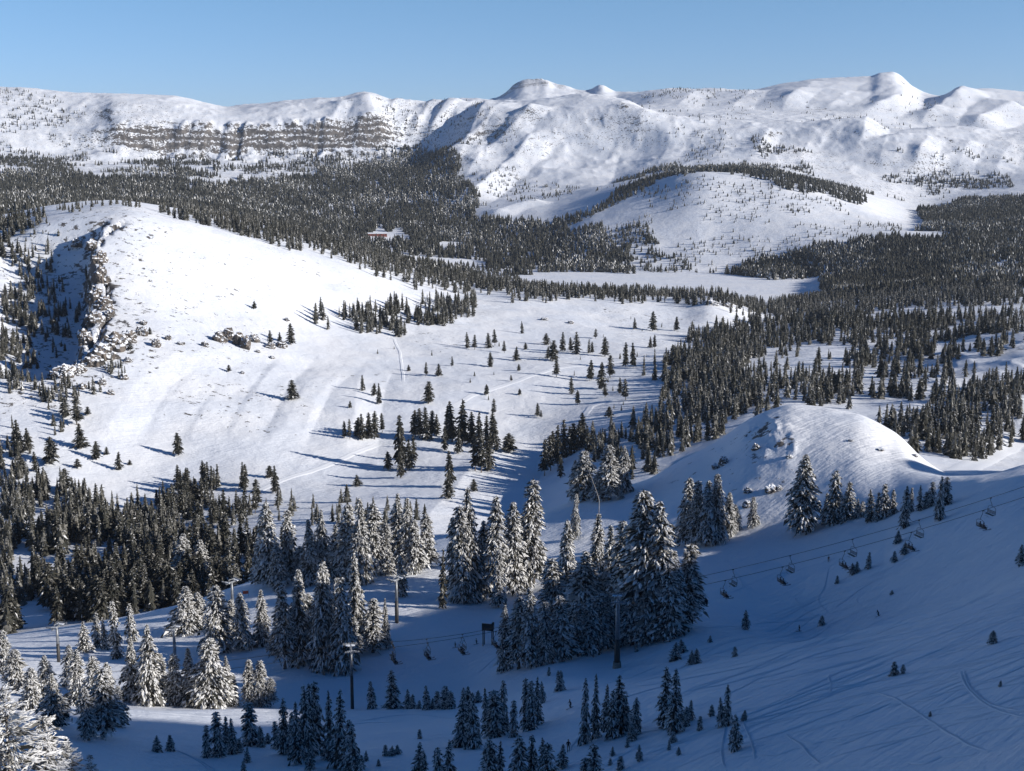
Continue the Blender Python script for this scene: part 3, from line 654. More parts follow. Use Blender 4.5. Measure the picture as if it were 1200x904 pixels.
# ------------------------------------------------------------------ dark trees of the sunlit slope
GD = 'dark conifers scattered over the sunlit slope'
def dark(trees, label, rmin, rmax, end='low', group=GD):
    ts = sorted(trees, key=lambda t: t[0], reverse=(end == 'high'))
    for i, t in enumerate(ts):
        tag(plant(*t[:4], DARK, 'dark_pine', rmin, rmax), ranked(label, i), 'pine tree', group)
tag(plant(343,468,446,11,DARK,'dark_pine',800,1500), 'solitary dark pine in the middle of the blank snow slope', 'pine tree', GD)
tag(plant(209,534,508,9,DARK,'dark_pine',700,1300), 'solitary columnar pine with a long shadow on the snow slope', 'pine tree', GD)
tag(plant(419,570,557,8,DARK,'dark_pine',700,1300), 'single round dark pine low on the snow slope', 'pine tree', GD)
tag(plant(597,530,507,16,[DARK[4]],'dark_pine',700,1300), 'broad round-headed dark pine beside the gully', 'pine tree', GD)
dark([(425,458,440,5),(438,464,450,6),(444,474,450,6),(410,478,470,4),(479,435,428,4),(499,441,425,4),(514,441,427,6),(530,429,418,3),(502,473,448,11)], 'small pine, {} of those strewn uphill of the snow road', 900, 1700)
dark([(548,408,390,5),(556,410,393,5),(575,430,413,6),(573,408,391,7),(580,405,387,5),(591,414,400,4),(605,423,407,6),(608,435,427,4),(599,447,440,3),(616,410,402,4),(612,391,377,4)], 'small pine, {} among those sprinkled above the upper snow road', 900, 1900)
dark([(570,463,451,5),(579,486,468,6),(630,488,473,5),(609,463,456,4),(634,490,481,3)], 'small pine, {} of the few standing between road and gully', 800, 1700)
dark([(640,404,391,8),(642,420,407,6),(648,423,400,10),(659,412,390,6),(669,412,396,5),(676,415,390,9),(652,442,420,7),(690,414,398,4),(694,414,401,4),(698,397,386,4),(709,418,396,9)], 'dark pine, {} in the upper band of pines across the bench', 900, 1900)
dark([(670,462,442,5),(677,474,458,5),(691,446,423,7),(705,456,425,9),(715,443,417,8),(733,430,402,6),(742,431,403,6),(709,466,450,5),(727,461,443,5),(733,469,445,8),(714,489,477,7)], 'dark pine, {} in the lower band of pines across the bench', 900, 1700)
dark([(744,386,373,4),(765,388,366,9),(793,388,372,5),(762,408,395,4),(767,408,393,4)], 'dark pine, {} of the handful near the far rim of the bench', 1000, 2000)
dark([(420,513,490,9),(425,516,486,8),(432,514,484,9),(439,515,483,9),(448,507,485,6),(404,513,494,5),(410,515,492,5)], 'dark pine, {} in the row downhill of the snow road', 800, 1400)
dark([(487,512,482,10),(493,515,480,10),(500,516,478,10),(506,514,482,9),(512,510,486,7),(523,516,476,9),(530,518,472,11),(542,520,470,13),(553,522,484,10),(561,524,484,10),(570,524,488,9),(577,522,484,9),(582,528,490,8)], 'tall dark pine, {} in the main belt across the snow slope', 800, 1400)
dark([(455,551,530,8),(469,548,489,11),(471,560,530,8),(480,551,516,10),(485,540,510,7),(521,528,500,6),(525,585,556,10),(528,571,530,10),(537,532,503,8),(557,552,510,11),(564,554,508,12),(572,552,512,11),(555,576,562,13)], 'tall dark pine, {} in the knots downhill of the main belt', 700, 1300)
dark([(638,558,516,10),(645,552,512,10),(653,546,500,9),(657,560,534,6),(661,537,493,11),(668,534,500,9),(673,530,497,11),(679,528,494,9),(684,524,485,10),(690,532,500,9),(648,536,506,8)], 'tall dark pine, {} in the stand on the far bank of the gully', 640, 1300)
dark([(298,362,353,5),(268,436,428,5),(317,405,388,6),(328,404,390,5),(341,404,380,8),(153,411,401,7),(176,392,384,6)], 'dark pine, {} among the snowy boulders high on the slope', 900, 1700)
dark([(77,489,466,10),(90,498,466,12),(103,487,477,9),(95,526,497,12),(60,544,513,15),(42,553,530,7),(26,558,537,12),(20,526,493,11),(33,528,502,11)], 'shaggy pine, {} on the rocky apron below the cliff', 760, 1500)
dark([(113,539,518,10),(125,533,524,7),(139,551,530,7),(152,545,539,4),(91,549,538,9),(77,578,550,14),(287,569,545,7),(323,578,547,8),(316,560,546,8),(301,594,562,11)], 'dark pine, {} strung along the lower rim of the slope', 720, 1300)

# ------------------------------------------------------------------ stands and woods
def inside(u, v, poly):
    c = np.zeros(u.shape, bool); n = len(poly)
    for i in range(n):
        (x1, y1), (x2, y2) = poly[i], poly[(i + 1) % n]
        if y1 == y2: continue
        c ^= ((y1 > v) != (y2 > v)) & (u < (x2 - x1) * (v - y1) / (y2 - y1) + x1)
    return c

def scatter(poly, r0, r1, n, clump=60., thresh=-0.1, seed=0, extra=None):
    """n ground points, even over the ground, whose pixel falls in a polygon, thinned into clumps"""
    us = [p[0] for p in poly]
    a0, _ = ray(min(us) - 30, 452); a1, _ = ray(max(us) + 30, 452)
    g = np.random.default_rng(seed); out = []; got = 0
    for _ in range(400):
        a = g.uniform(a0, a1, 20000); r = np.sqrt(g.uniform(r0 * r0, r1 * r1, 20000))
        x, y = np.sin(a) * r, np.cos(a) * r; z = ground(x, y)
        u, v = project(x, y, z)
        jit = 11 * np.clip(600 / np.hypot(x, y), .9, 1) 
        m = inside(u + 2.2 * jit * fbm(x, y, clump * 1.3, 3, 400 + seed), v + jit * fbm(x, y, clump * .9, 3, 410 + seed), poly)
        m &= fbm(x, y, clump, 3, 300 + seed) + g.uniform(-.25, .25, len(x)) > thresh
        if extra is not None: m &= extra(x, y, z, u, v)
        out.append(np.stack([x[m], y[m], z[m]], -1)); got += int(m.sum())
        if got >= n: break
    return np.concatenate(out)[:n]

def low_tree(seed, whorls, per, nneed, npil, Rm, frost, dust):
    v, t, m = crown_arrays(seed, Rm=Rm, whorls=whorls, per=per, npil=npil, nneed=nneed, frost=frost, dust=dust, droop=.5, lo=.06, pw=1.3, gap=.05, power=.75)
    return join((v, t, m), core_arrays(seed, Rm=Rm, lo=.08, layers=6, sides=6, frac=.7, mats=(1, 1, 2)), trunk_arrays(seed, r=.16, sides=4, rings=3))

def wood(name, label, pts, hs, protos, pick=None, seed=0):
    """one mesh holding a wood nobody could count"""
    g = np.random.default_rng(900 + seed)
    VV, TT, MM = [], [], []; nv = 0
    patch = fbm(pts[:, 0], pts[:, 1], 170, 3, 600 + seed) * 2.6 + g.normal(0, .75, len(pts))
    kind = np.clip((patch * .5 + .5) * len(protos), 0, len(protos) - 1).astype(int)
    for k, (pv, pt, pm) in enumerate(protos):
        s = np.nonzero(kind == k)[0]
        if not len(s): continue
        a = g.uniform(0, 6.283, len(s)); h = hs[s] / 10; wv = h * g.uniform(.75, 1.2, len(s))
        ca, sa = np.cos(a) * wv, np.sin(a) * wv
        x = pv[None, :, 0] * ca[:, None] - pv[None, :, 1] * sa[:, None] + pts[s, 0:1]
        y = pv[None, :, 0] * sa[:, None] + pv[None, :, 1] * ca[:, None] + pts[s, 1:2]
        z = pv[None, :, 2] * h[:, None] + pts[s, 2:3] - 0.2
        VV.append(np.stack([x, y, z], -1).reshape(-1, 3))
        TT.append((nv + len(pv) * np.arange(len(s))[:, None, None] + pt[None]).reshape(-1, 3)); MM.append(np.tile(pm, len(s))); nv += len(pv) * len(s)
    o = bpy.data.objects.new(name, tri_mesh(name, np.concatenate(VV), np.concatenate(TT), np.concatenate(MM), TREE_MATS)); COL.objects.link(o)
    return tag(o, label, 'forest', None, 'stuff')

MIDP = [low_tree(201 + i, 10, 5, 3, 1, rm, fr, .45) for i, (rm, fr) in enumerate([(2.9, .05), (2.1, .06), (2.5, .08), (1.8, .12), (1.6, .22), (1.9, .4), (2.2, .6)])]
FARP = [core_arrays(221 + i, Rm=rm * 1.2, lo=.02, power=.85, layers=5, sides=5, frac=1.0, mats=mt, jag=.4) for i, (rm, mt) in enumerate([(2.2, (1,)), (2.4, (1,)), (2.5, (1, 1, 1, 1, 2)), (2.0, (1, 1, 2)), (2.2, (1, 1, 2, 2)), (1.9, (1, 1, 1, 0, 2, 2))])]

mid_pts, mid_h = [], []
def mids(poly, r0, r1, n, h0, h1, clump=50., thresh=-.1, seed=0):
    p = scatter(poly, r0, r1, n, clump, thresh, seed)
    g = np.random.default_rng(seed + 50)
    mid_pts.append(p); mid_h.append(h0 * .6 + (h1 - h0 * .6) * g.beta(2.2, 1.8, len(p)))
# stands whose trees still read one by one: the nearest become trees of their own
stand_list = []
def stand(poly, r0, r1, n, h0, h1, label, group, clump=40., thresh=-.1, seed=0, nobj=0):
    p = scatter(poly, r0, r1, n, clump, thresh, seed); g = np.random.default_rng(seed + 70)
    h = h0 + (h1 - h0) * g.beta(2, 2, len(p))
    order = np.argsort(np.hypot(p[:, 0], p[:, 1]) / h)
    for i in order[:nobj]:
        pr = DARK[g.integers(len(DARK))]
        o = empty('dark_pine', (p[i, 0], p[i, 1], p[i, 2] - .3), g.uniform(0, 6.28))
        s = h[i] / 10 * g.uniform(.7, 1.0); o.scale = (s, s, h[i] / 10)
        child('trunk', pr.trunk, o); child('crown', pr.crown, o)
        tag(o, label, 'pine tree', group)
    if len(order) > nobj:
        mid_pts.append(p[order[nobj:]]); mid_h.append(h[order[nobj:]])
stand([(0,612),(60,618),(150,628),(240,640),(330,650),(300,688),(200,714),(100,735),(0,748)], 560, 830, 430, 11, 25, 'dark unfrosted pine in the dense wood beyond the groomed run', 'dark pines of the wood beyond the groomed run', 34, -.12, 1, 120)
stand([(195,560),(280,545),(285,590),(300,620),(200,625)], 640, 900, 60, 13, 22, 'tall dark pine in the knot at the foot of the open slope', 'dark pines at the foot of the open slope', 30, -.3, 2, 36)
mids([(0,560),(140,590),(200,600),(200,640),(0,620)], 640, 960, 230, 11, 21, 40, -.1, 3)
mids([(290,585),(420,590),(500,600),(480,640),(300,650)], 560, 860, 50, 8, 15, 40, .0, 4)
mids([(362,372),(430,362),(500,350),(560,352),(545,375),(470,400),(430,393),(365,395)], 1150, 1800, 190, 15, 23, 40, -.1, 5)
mids([(690,520),(720,480),(760,440),(830,390),(880,380),(900,480),(860,500),(790,540),(740,560),(700,560)], 700, 1700, 620, 12, 22, 60, -.0, 6)
mids([(790,440),(900,372),(1010,372),(1010,470),(900,480),(830,520)], 750, 1950, 760, 11, 22, 60, -.08, 7)
mids([(1000,370),(1200,362),(1200,395),(1110,410),(1120,440),(1060,470),(1000,470)], 900, 2000, 480, 12, 22, 55, .02, 8)
mids([(960,440),(1110,420),(1200,400),(1200,520),(1150,545),(1090,540),(1000,490)], 720, 1500, 230, 11, 21, 45, .12, 9)
mids([(1085,470),(1200,450),(1200,505),(1140,545),(1090,540)], 720, 1100, 120, 14, 23, 40, -.2, 10)
mids([(0,255),(55,255),(50,330),(25,400),(60,440),(0,470)], 1000, 1750, 230, 12, 20, 50, .0, 11)
mids([(0,440),(70,450),(140,420),(160,470),(60,560),(0,570)], 850, 1400, 170, 5, 15, 40, .05, 12)
mids([(40,300),(110,290),(115,340),(80,420),(50,400)], 1000, 1650, 80, 8, 17, 40, -.1, 13)
mids([(205,263),(300,288),(400,313),(500,341),(560,353),(700,354),(800,357),(900,370),(960,362),(900,345),(700,340),(500,310),(330,262),(200,236)], 1640, 2420, 2600, 15, 22, 60, -.5, 14)
mids([(890,372),(1000,378),(1200,366),(1200,330),(960,345)], 1900, 2700, 1700, 15, 22, 60, -.45, 15)
mids([(560,345),(840,345),(830,360),(560,356)], 1780, 1900, 40, 8, 15, 50, -.2, 16)
mids([(60,245),(150,238),(210,250),(160,262)], 1600, 2000, 40, 8, 14, 50, -.1, 17)
mids([(400,410),(800,370),(880,380),(740,480),(600,500)], 1000, 1800, 35, 3, 7, 40, -.3, 18)
MP = np.concatenate(mid_pts); MH = np.concatenate(mid_h)
wood('conifer_wood', 'clumped dark and frosted conifers filling the middle distance', MP, MH, MIDP)

far_pts, far_h = [], []
def clearing(x, y, z, u, v):
    return ~((((u - 455) / 26) ** 2 + ((v - 277 + 3 * np.sin(u * .3)) / 7.5) ** 2 < 1) | ((np.abs(u - 530) < 16) & (np.abs(v - 287) < 3)))
def fars(poly, r0, r1, n, h0, h1, clump=150., thresh=-.3, seed=0, extra=None):
    p = scatter(poly, r0, r1, n, clump, thresh, seed, extra); g = np.random.default_rng(seed + 90)
    far_pts.append(p); far_h.append(h0 * .7 + (h1 * 1.12 - h0 * .7) * g.beta(1.7, 2.0, len(p)))
fars([(-20,232),(0,204),(120,212),(200,202),(260,214),(330,212),(400,200),(450,180),(500,172),(535,182),(548,215),(560,240),(600,262),(660,262),(730,300),(740,316),(600,316),(400,296),(200,254),(-20,256)], 2500, 6100, 18500, 17, 27, 260, -.66, 31, clearing)
fars([(-20,256),(200,262),(330,290),(560,335),(560,318),(400,296),(200,250),(-20,244)], 2000, 3400, 2500, 15, 22, 200, -.6, 32, clearing)
fars([(845,317),(900,306),(970,290),(1060,282),(1085,250),(1120,236),(1200,226),(1230,225),(1230,345),(1000,352),(960,348),(958,332)], 2300, 4800, 14500, 17, 26, 200, -.40, 33, lambda x, y, z, u, v: ((u - 1085) / 38) ** 2 + ((v - 277) / 6) ** 2 > 1)
fars([(630,268),(690,246),(745,214),(800,198),(830,191),(900,196),(960,212),(1015,234),(1000,240),(950,226),(900,208),(830,202),(770,216),(720,244),(690,262),(640,285)], 4000, 5200, 3200, 14, 22, 200, -.6, 34)
fars([(640,280),(690,262),(740,270),(730,316),(650,316)], 3300, 4200, 700, 13, 20, 150, -.1, 35)
fars([(690,262),(760,220),(830,205),(900,208),(1000,240),(1060,270),(960,292),(840,318),(720,318)], 3300, 4500, 950, 4, 12, 110, .12, 36)
fars([(880,165),(1200,170),(1200,226),(1110,236),(1080,250),(1000,232),(900,195)], 4600, 6000, 1100, 8, 16, 230, .30, 37)
fars([(0,182),(140,182),(400,182),(500,165),(520,180),(400,205),(200,206),(0,206)], 5000, 6000, 2200, 11, 20, 150, -.02, 38)
fars([(0,108),(60,110),(110,130),(60,152),(0,160)], 5900, 6900, 260, 10, 16, 150, .0, 39)
fars([(540,190),(600,195),(700,230),(690,258),(620,262),(560,245)], 4500, 5700, 300, 7, 14, 110, .08, 40)
fars([(690,150),(860,150),(900,180),(860,192),(760,205),(700,235)], 4500, 6000, 170, 6, 13, 200, .3, 41)
fars([(750,108),(800,104),(840,106),(860,130),(780,132)], 7000, 8600, 200, 10, 16, 200, .0, 42)
fars([(0,160),(110,158),(150,182),(0,200)], 5300, 6000, 260, 9, 15, 150, .05, 43)
fars([(700,312),(845,312),(850,322),(700,320)], 3300, 3500, 60, 10, 16, 80, -.2, 44)
fars([(740,115),(860,108),(1000,112),(1200,120),(1200,160),(1000,150),(850,145),(760,140)], 5600, 8200, 380, 7, 14, 300, .3, 45)
fars([(400,120),(560,122),(620,150),(560,185),(440,170)], 5500, 6600, 350, 7, 14, 120, .1, 46)
fars([(0,255),(60,262),(150,420),(60,470),(0,470)], 950, 1700, 90, 4, 9, 40, -.1, 47)
fars([(700,262),(760,272),(810,302),(830,318),(700,318)], 3300, 4200, 330, 9, 19, 120, .06, 48)
fars([(470,175),(530,178),(560,240),(600,258),(560,268),(520,240)], 4600, 6000, 260, 10, 18, 110, -.05, 49)
fars([(440,298),(520,303),(610,314),(600,330),(520,322),(450,310)], 2500, 3420, 420, 13, 20, 150, -.6, 50)
FPT = np.concatenate(far_pts); FH = np.concatenate(far_h)
wood('distant_forest', 'far-off dark forest filling the valley and dotting the range', FPT, FH, FARP, seed=3)

# ------------------------------------------------------------------ made things: mesh helpers
M_STEEL = simple_mat('galvanised_steel', (0.34, 0.35, 0.36), (0.22, 0.23, 0.24), 0.5, 2.0, 0.4)
M_DARKST = simple_mat('dark_painted_steel', (0.035, 0.033, 0.032), (0.06, 0.055, 0.05), 0.55, 2.0)
M_CONC = simple_mat('concrete', (0.26, 0.24, 0.20), (0.18, 0.165, 0.14), 0.9, 3.0)
M_SNOWCAP = simple_mat('settled_snow', (0.85, 0.86, 0.88), (0.78, 0.80, 0.84), 0.8, 4.0)
M_GROOM = simple_mat('groomed_snow', (0.93, 0.93, 0.94), (0.90, 0.91, 0.92), 0.7, 0.2)
M_TRACK = simple_mat('tracked_snow', (0.86, 0.87, 0.89), (0.82, 0.83, 0.86), 0.8, 0.5)
M_CABLE = simple_mat('steel_cable', (0.03, 0.03, 0.032), (0.05, 0.05, 0.05), 0.6, 5.0)
M_DARKWOOD = simple_mat('dark_stained_wood', (0.030, 0.024, 0.020), (0.05, 0.04, 0.032), 0.8, 5.0)
M_GREYWOOD = simple_mat('weathered_wood', (0.42, 0.40, 0.37), (0.26, 0.24, 0.22), 0.9, 2.0)
M_RED = simple_mat('red_painted_boards', (0.23, 0.07, 0.05), (0.17, 0.055, 0.04), 0.8, 0.5)
M_ORANGE = simple_mat('orange_fabric', (0.62, 0.14, 0.06), (0.5, 0.10, 0.05), 0.8, 3.0)
M_PANE = simple_mat('dark_window_pane', (0.03, 0.035, 0.045), (0.05, 0.055, 0.06), 0.15, 1.0)
CLOTH = {k: simple_mat('cloth_' + k, c, None, 0.85, 8.0) for k, c in {'black': (.014, .014, .016), 'navy': (.02, .028, .06), 'brown': (.06, .035, .022), 'maroon': (.10, .022, .022), 'charcoal': (.03, .03, .032), 'tan': (.28, .20, .12)}.items()}
M_SKIN = simple_mat('skin', (0.45, 0.28, 0.20), (0.38, 0.22, 0.16), 0.6, 10.0)

def bm_obj(name, bm, mat, parent=None, smoothf=False):
    me = bpy.data.meshes.new(name); bm.normal_update(); bm.to_mesh(me); bm.free()
    for m in (mat if isinstance(mat, (list, tuple)) else [mat]): me.materials.append(m)
    if smoothf:
        for p in me.polygons: p.use_smooth = True
    o = bpy.data.objects.new(name, me); COL.objects.link(o)
    if parent is not None: o.parent = parent
    return o

def bx(bm, c, s, rot=None, bev=0.0):
    r = bmesh.ops.create_cube(bm, size=1.0)['verts']
    M = Matrix.Translation(c) @ (rot.to_4x4() if rot is not None else Matrix.Identity(4)) @ Matrix.Diagonal((*s, 1))
    bmesh.ops.transform(bm, matrix=M, verts=r)
    if bev:
        es = list({e for v in r for e in v.link_edges})
        bmesh.ops.bevel(bm, geom=es, offset=bev, segments=2, affect='EDGES', profile=.6)

def tube(bm, pts, r, sides=8, r1=None):
    pts = [Vector(p) for p in pts]; n = len(pts); rings = []
    for i, p in enumerate(pts):
        t = (pts[min(i+1, n-1)] - pts[max(i-1, 0)]).normalized()
        a = t.cross(Vector((0, 0, 1)) if abs(t.z) < .9 else Vector((0, 1, 0))).normalized(); b = t.cross(a)
        rr = r if r1 is None else r + (r1 - r) * i / (n - 1)
        rings.append([bm.verts.new(p + a * math.cos(k / sides * 6.2832) * rr + b * math.sin(k / sides * 6.2832) * rr) for k in range(sides)])
    for A, B in zip(rings, rings[1:]):
        for k in range(sides): bm.faces.new((A[k], A[(k+1) % sides], B[(k+1) % sides], B[k]))
    bm.faces.new(list(reversed(rings[0]))); bm.faces.new(rings[-1])

def skin_mesh(name, joints, edges, mats, matfn, levels=2):
    """a body grown round a skeleton: one continuous surface"""
    me = bpy.data.meshes.new(name + '_skeleton'); me.from_pydata([j[0] for j in joints], edges, []); me.update()
    o = bpy.data.objects.new(name + '_skeleton', me); COL.objects.link(o)
    o.modifiers.new('skin', 'SKIN').use_smooth_shade = True
    if not me.skin_vertices: me.attributes.new('skin', 'FLOAT', 'POINT')
    sv = me.skin_vertices[0].data
    for i, j in enumerate(joints): sv[i].radius = j[1] if isinstance(j[1], tuple) else (j[1], j[1])
    sv[0].use_root = True
    sub = o.modifiers.new('subdivision', 'SUBSURF'); sub.levels = levels; sub.render_levels = levels
    dg = bpy.context.evaluated_depsgraph_get(); out = bpy.data.meshes.new_from_object(o.evaluated_get(dg)); out.name = name
    bpy.data.objects.remove(o); bpy.data.meshes.remove(me)
    out.materials.clear()
    for m in mats: out.materials.append(m)
    for p in out.polygons: p.material_index = matfn(p.center); p.use_smooth = True
    return out

# ------------------------------------------------------------------ chairlift
def at(u, v, r):
    th, t = ray(u, v)
    return Vector((float(np.sin(th) * r), float(np.cos(th) * r), float(t * r)))

def pylon(u, vb, vt, rmin, rmax, heading, lower, upper, name_label, rad=0.42, arm=5.4, foot=True, split=.5):
    x, y, z, r = hit(u, vb, rmin, rmax)
    h = (vb - vt) * (y * CP - z * SP) / (F * CP)
    o = empty('lift_pylon', (x, y, z - .1), heading)
    tag(o, name_label, 'lift pylon', 'steel pylons of the ski lifts')
    if foot:
        b = bmesh.new(); bmesh.ops.create_cone(b, cap_ends=True, segments=16, radius1=rad * 1.75, radius2=rad * 1.45, depth=1.9, matrix=Matrix.Translation((0, 0, .7))); bm_obj('footing', b, M_CONC, o, False)
    b = bmesh.new(); tube(b, [(0, 0, 1.2 if foot else -.4), (0, 0, h * split * .5), (0, 0, h * split)], rad * 1.18, 16, rad * 1.0)
    p = bm_obj('pole', b, lower, o, True)
    b = bmesh.new(); tube(b, [(0, 0, h * split - .05), (0, 0, h - .5)], rad * .93, 16, rad * .72); bm_obj('upper_pole', b, upper, o, True)
    b = bmesh.new(); bx(b, (0, 0, h - .55), (arm, .42, .5), bev=.04); bx(b, (0, 0, h + .45), (arm * .5, .25, .22)); 
    for s in (-1, 1): bx(b, (s * arm * .22, 0, h - .05), (.2, .2, .9))
    bm_obj('crossarm', b, upper, o)
    for s in (-1, 1):
        b = bmesh.new(); bx(b, (s * arm / 2, 0, h - .12), (.22, 3.6, .3), bev=.03)
        for k in range(6): bmesh.ops.create_cone(b, cap_ends=True, segments=12, radius1=.24, radius2=.24, depth=.12, matrix=Matrix.Translation((s * (arm / 2 + .19), -1.5 + .6 * k, h + .02)) @ Matrix.Rotation(math.pi / 2, 4, 'Y'))
        bm_obj('sheave_train', b, M_STEEL, o)
        b = bmesh.new(); bx(b, (s * (arm / 2 - .5), 0, h - .22), (.9, 2.2, .14), bev=.05); bm_obj('snow_cover', b, M_SNOWCAP, o)
    b = bmesh.new()
    for s in (-.2, .2): tube(b, [(rad * 1.1 + .1, s, 2.2), (rad * .8 + .1, s, h - .6)], .03, 6)
    for k in range(int((h - 3) / .6)): bx(b, (rad + .1, 0, 2.4 + .6 * k), (.03, .4, .03))
    bm_obj('ladder', b, M_DARKST, o)
    return o, Vector((x, y, z + h)), arm

MID1, TOP1, ARM = None, None, 5.4
def heading_of(a, b):
    d = b - a
    return math.atan2(d.y, d.x) - math.pi / 2
pA = at(413, 755, 272); pB = at(723, 699, 284); pC = at(1270, 553, 285)
hA = heading_of(pA, pB); hB = (heading_of(pA, pB) + heading_of(pB, pC)) / 2
_, topA, _ = pylon(413, 831, 756, 240, 300, hA, M_DARKST, M_STEEL, 'tall slim grey lift pole rising from the lip of the shaded bench', .36, 5.0, False, .55)
_, topB, _ = pylon(723, 783, 698, 240, 300, hB, M_DARKST, M_STEEL, 'stout lift pylon on a pale concrete footing before the big frosted grove', .62, 5.4, True, .42)
_, topD, _ = pylon(465, 730, 676, 320, 460, 0.9, M_DARKST, M_STEEL, 'brown lift pylon alone in the middle of the shaded run', .5, 4.6, False, .5)
_, topE, _ = pylon(273, 724, 679, 360, 500, 0.9, M_STEEL, M_STEEL, 'pale grey lift pylon with wide snowy crossarm among frosted firs', .5, 4.8, False, .5)
_, topF, _ = pylon(69, 776, 731, 340, 470, 1.3, M_DARKST, M_STEEL, 'thin lift pylon at the edge of the groomed run', .42, 4.4, False, .5)
_, topG, _ = pylon(205, 772, 734, 340, 470, 1.3, M_STEEL, M_STEEL, 'lift pylon whose snowy crossarm peeks over frosted firs', .42, 4.4, False, .5)
endC = pC
def rope_pts(a, b, sag, n=24):
    return [a.lerp(b, k / n) - Vector((0, 0, 4 * sag * (k / n) * (1 - k / n))) for k in range(n + 1)]
def side_vec(h, s, arm): return Vector((math.cos(h), math.sin(h), 0)) * (s * (arm / 2 + .19))
far0 = at(-60, 800, 330)
ROPES = {}
for s, nm in ((-1, 'near'), (1, 'far')):
    # near: the loaded side
    A, B = topA + side_vec(hA, s, 5.0), topB + side_vec(hB, s, 5.4); C = endC + side_vec(hB, s, 5.4)
    pts = rope_pts(far0 + side_vec(hA, s, 5.0), A, 2.0)[:-1] + rope_pts(A, B, 1.6 if s > 0 else 3.0)[:-1] + rope_pts(B, C, 2.2)
    ROPES[s] = pts
near_side = -1 if (ROPES[-1][40].y < ROPES[1][40].y) else 1
for s in (near_side, -near_side):
    b = bmesh.new(); tube(b, ROPES[s], .05, 6)
    tag(bm_obj('haul_rope', b, M_CABLE), 'lift cable carrying the loaded chairs, lower of the two' if s == near_side else 'lift cable carrying the empty chairs, upper of the two', 'cable', 'lift cables')
b = bmesh.new(); p3 = [topG, topE, topD, at(560, 640, 520)]
tube(b, rope_pts(topF, topG, 1.5)[:-1] + rope_pts(topG, topE, 1.5)[:-1] + rope_pts(topE, topD, 2)[:-1] + rope_pts(topD, at(585, 655, 470), 2), .035, 6)
tag(bm_obj('haul_rope', b, M_CABLE), 'thin cable of the second lift running between the farther pylons', 'cable', 'lift cables')

def chair_proto():
    o = empty('lift_chair', (0, 0, 0))
    b = bmesh.new(); tube(b, [(0, 0, .08), (0, -.05, -.5), (0, -.35, -1.1), (0, -.42, -1.5)], .045, 8); bx(b, (0, 0, .02), (.14, .4, .16), bev=.02); bm_obj('hanger', b, M_DARKST, o)
    b = bmesh.new()
    for s in (-1, 1): tube(b, [(0, -.42, -1.5), (s * .5, -.42, -1.55), (s * .98, -.42, -1.75), (s * 1.05, -.40, -2.3), (s * 1.05, -.36, -2.95), (s * 1.05, .25, -3.0)], .04, 8)
    bm_obj('frame', b, M_DARKST, o)
    b = bmesh.new(); bx(b, (0, .0, -2.98), (2.0, .52, .09), bev=.03); bm_obj('seat', b, M_DARKST, o)
    b = bmesh.new()
    for k in range(3): bx(b, (0, -.38 + .02 * k, -2.35 - .2 * k), (2.0, .05, .12), bev=.015)
    bm_obj('backrest', b, M_DARKST, o)
    b = bmesh.new()
    for s in (-1, 1): tube(b, [(s * 1.0, -.35, -2.2), (s * 1.0, .25, -2.45), (s * .9, .5, -2.6)], .028, 6)
    tube(b, [(-.9, .5, -2.6), (.9, .5, -2.6)], .028, 6); tube(b, [(0, .5, -2.6), (0, .55, -3.3)], .025, 6); tube(b, [(-.6, .55, -3.3), (.6, .55, -3.3)], .025, 6)
    bm_obj('safety_bar', b, M_STEEL, o)
    return o

# people: seated (origin at the seat) and skiing
def body_mesh(kind, jacket, trousers):
    if kind == 'sit':
        J = [((0, 0, .10), .15), ((0, -.03, .34), .155), ((0, -.02, .52), .15), ((0, 0, .64), .06), ((0, .02, .78), .10), ((0, .02, .86), .085),
             ((.19, -.01, .53), .075), ((.27, .10, .33), .055), ((.20, .33, .26), .045), ((.17, .40, .27), .04), ((-.19, -.01, .53), .075), ((-.27, .10, .33), .055), ((-.20, .33, .26), .045), ((-.17, .40, .27), .04),
             ((.11, .06, .10), .10), ((.13, .46, .10), .075), ((.13, .52, -.33), .06), ((.13, .66, -.38), .055), ((-.11, .06, .10), .10), ((-.13, .46, .10), .075), ((-.13, .52, -.33), .06), ((-.13, .66, -.38), .055)]
        fn = lambda c: 2 if c.z > .70 else (0 if c.z > .2 and c.y < .42 and not (c.z < .19) else 1)
    else:
        J = [((0, -.06, .84), .15), ((0, .0, 1.06), .155), ((0, .06, 1.26), .155), ((0, .10, 1.39), .06), ((0, .13, 1.53), .10), ((0, .13, 1.62), .085),
             ((.20, .06, 1.27), .075), ((.32, .08, 1.04), .055), ((.30, .33, 1.0), .045), ((.29, .41, 1.01), .04), ((-.20, .06, 1.27), .075), ((-.32, .08, 1.04), .055), ((-.30, .33, 1.0), .045), ((-.29, .41, 1.01), .04),
             ((.11, -.04, .80), .105), ((.14, .16, .48), .08), ((.14, -.02, .10), .06), ((.14, .14, .06), .055), ((-.11, -.04, .80), .105), ((-.14, .16, .48), .08), ((-.14, -.02, .10), .06), ((-.14, .14, .06), .055)]
        fn = lambda c: 2 if c.z > 1.46 else (0 if c.z > .84 else 1)
    E = [(0,1),(1,2),(2,3),(3,4),(4,5),(2,6),(6,7),(7,8),(8,9),(2,10),(10,11),(11,12),(12,13),(0,14),(14,15),(15,16),(16,17),(0,18),(18,19),(19,20),(20,21)]
    return skin_mesh('body', J, E, [CLOTH[jacket], CLOTH[trousers], M_SKIN], fn, 1)

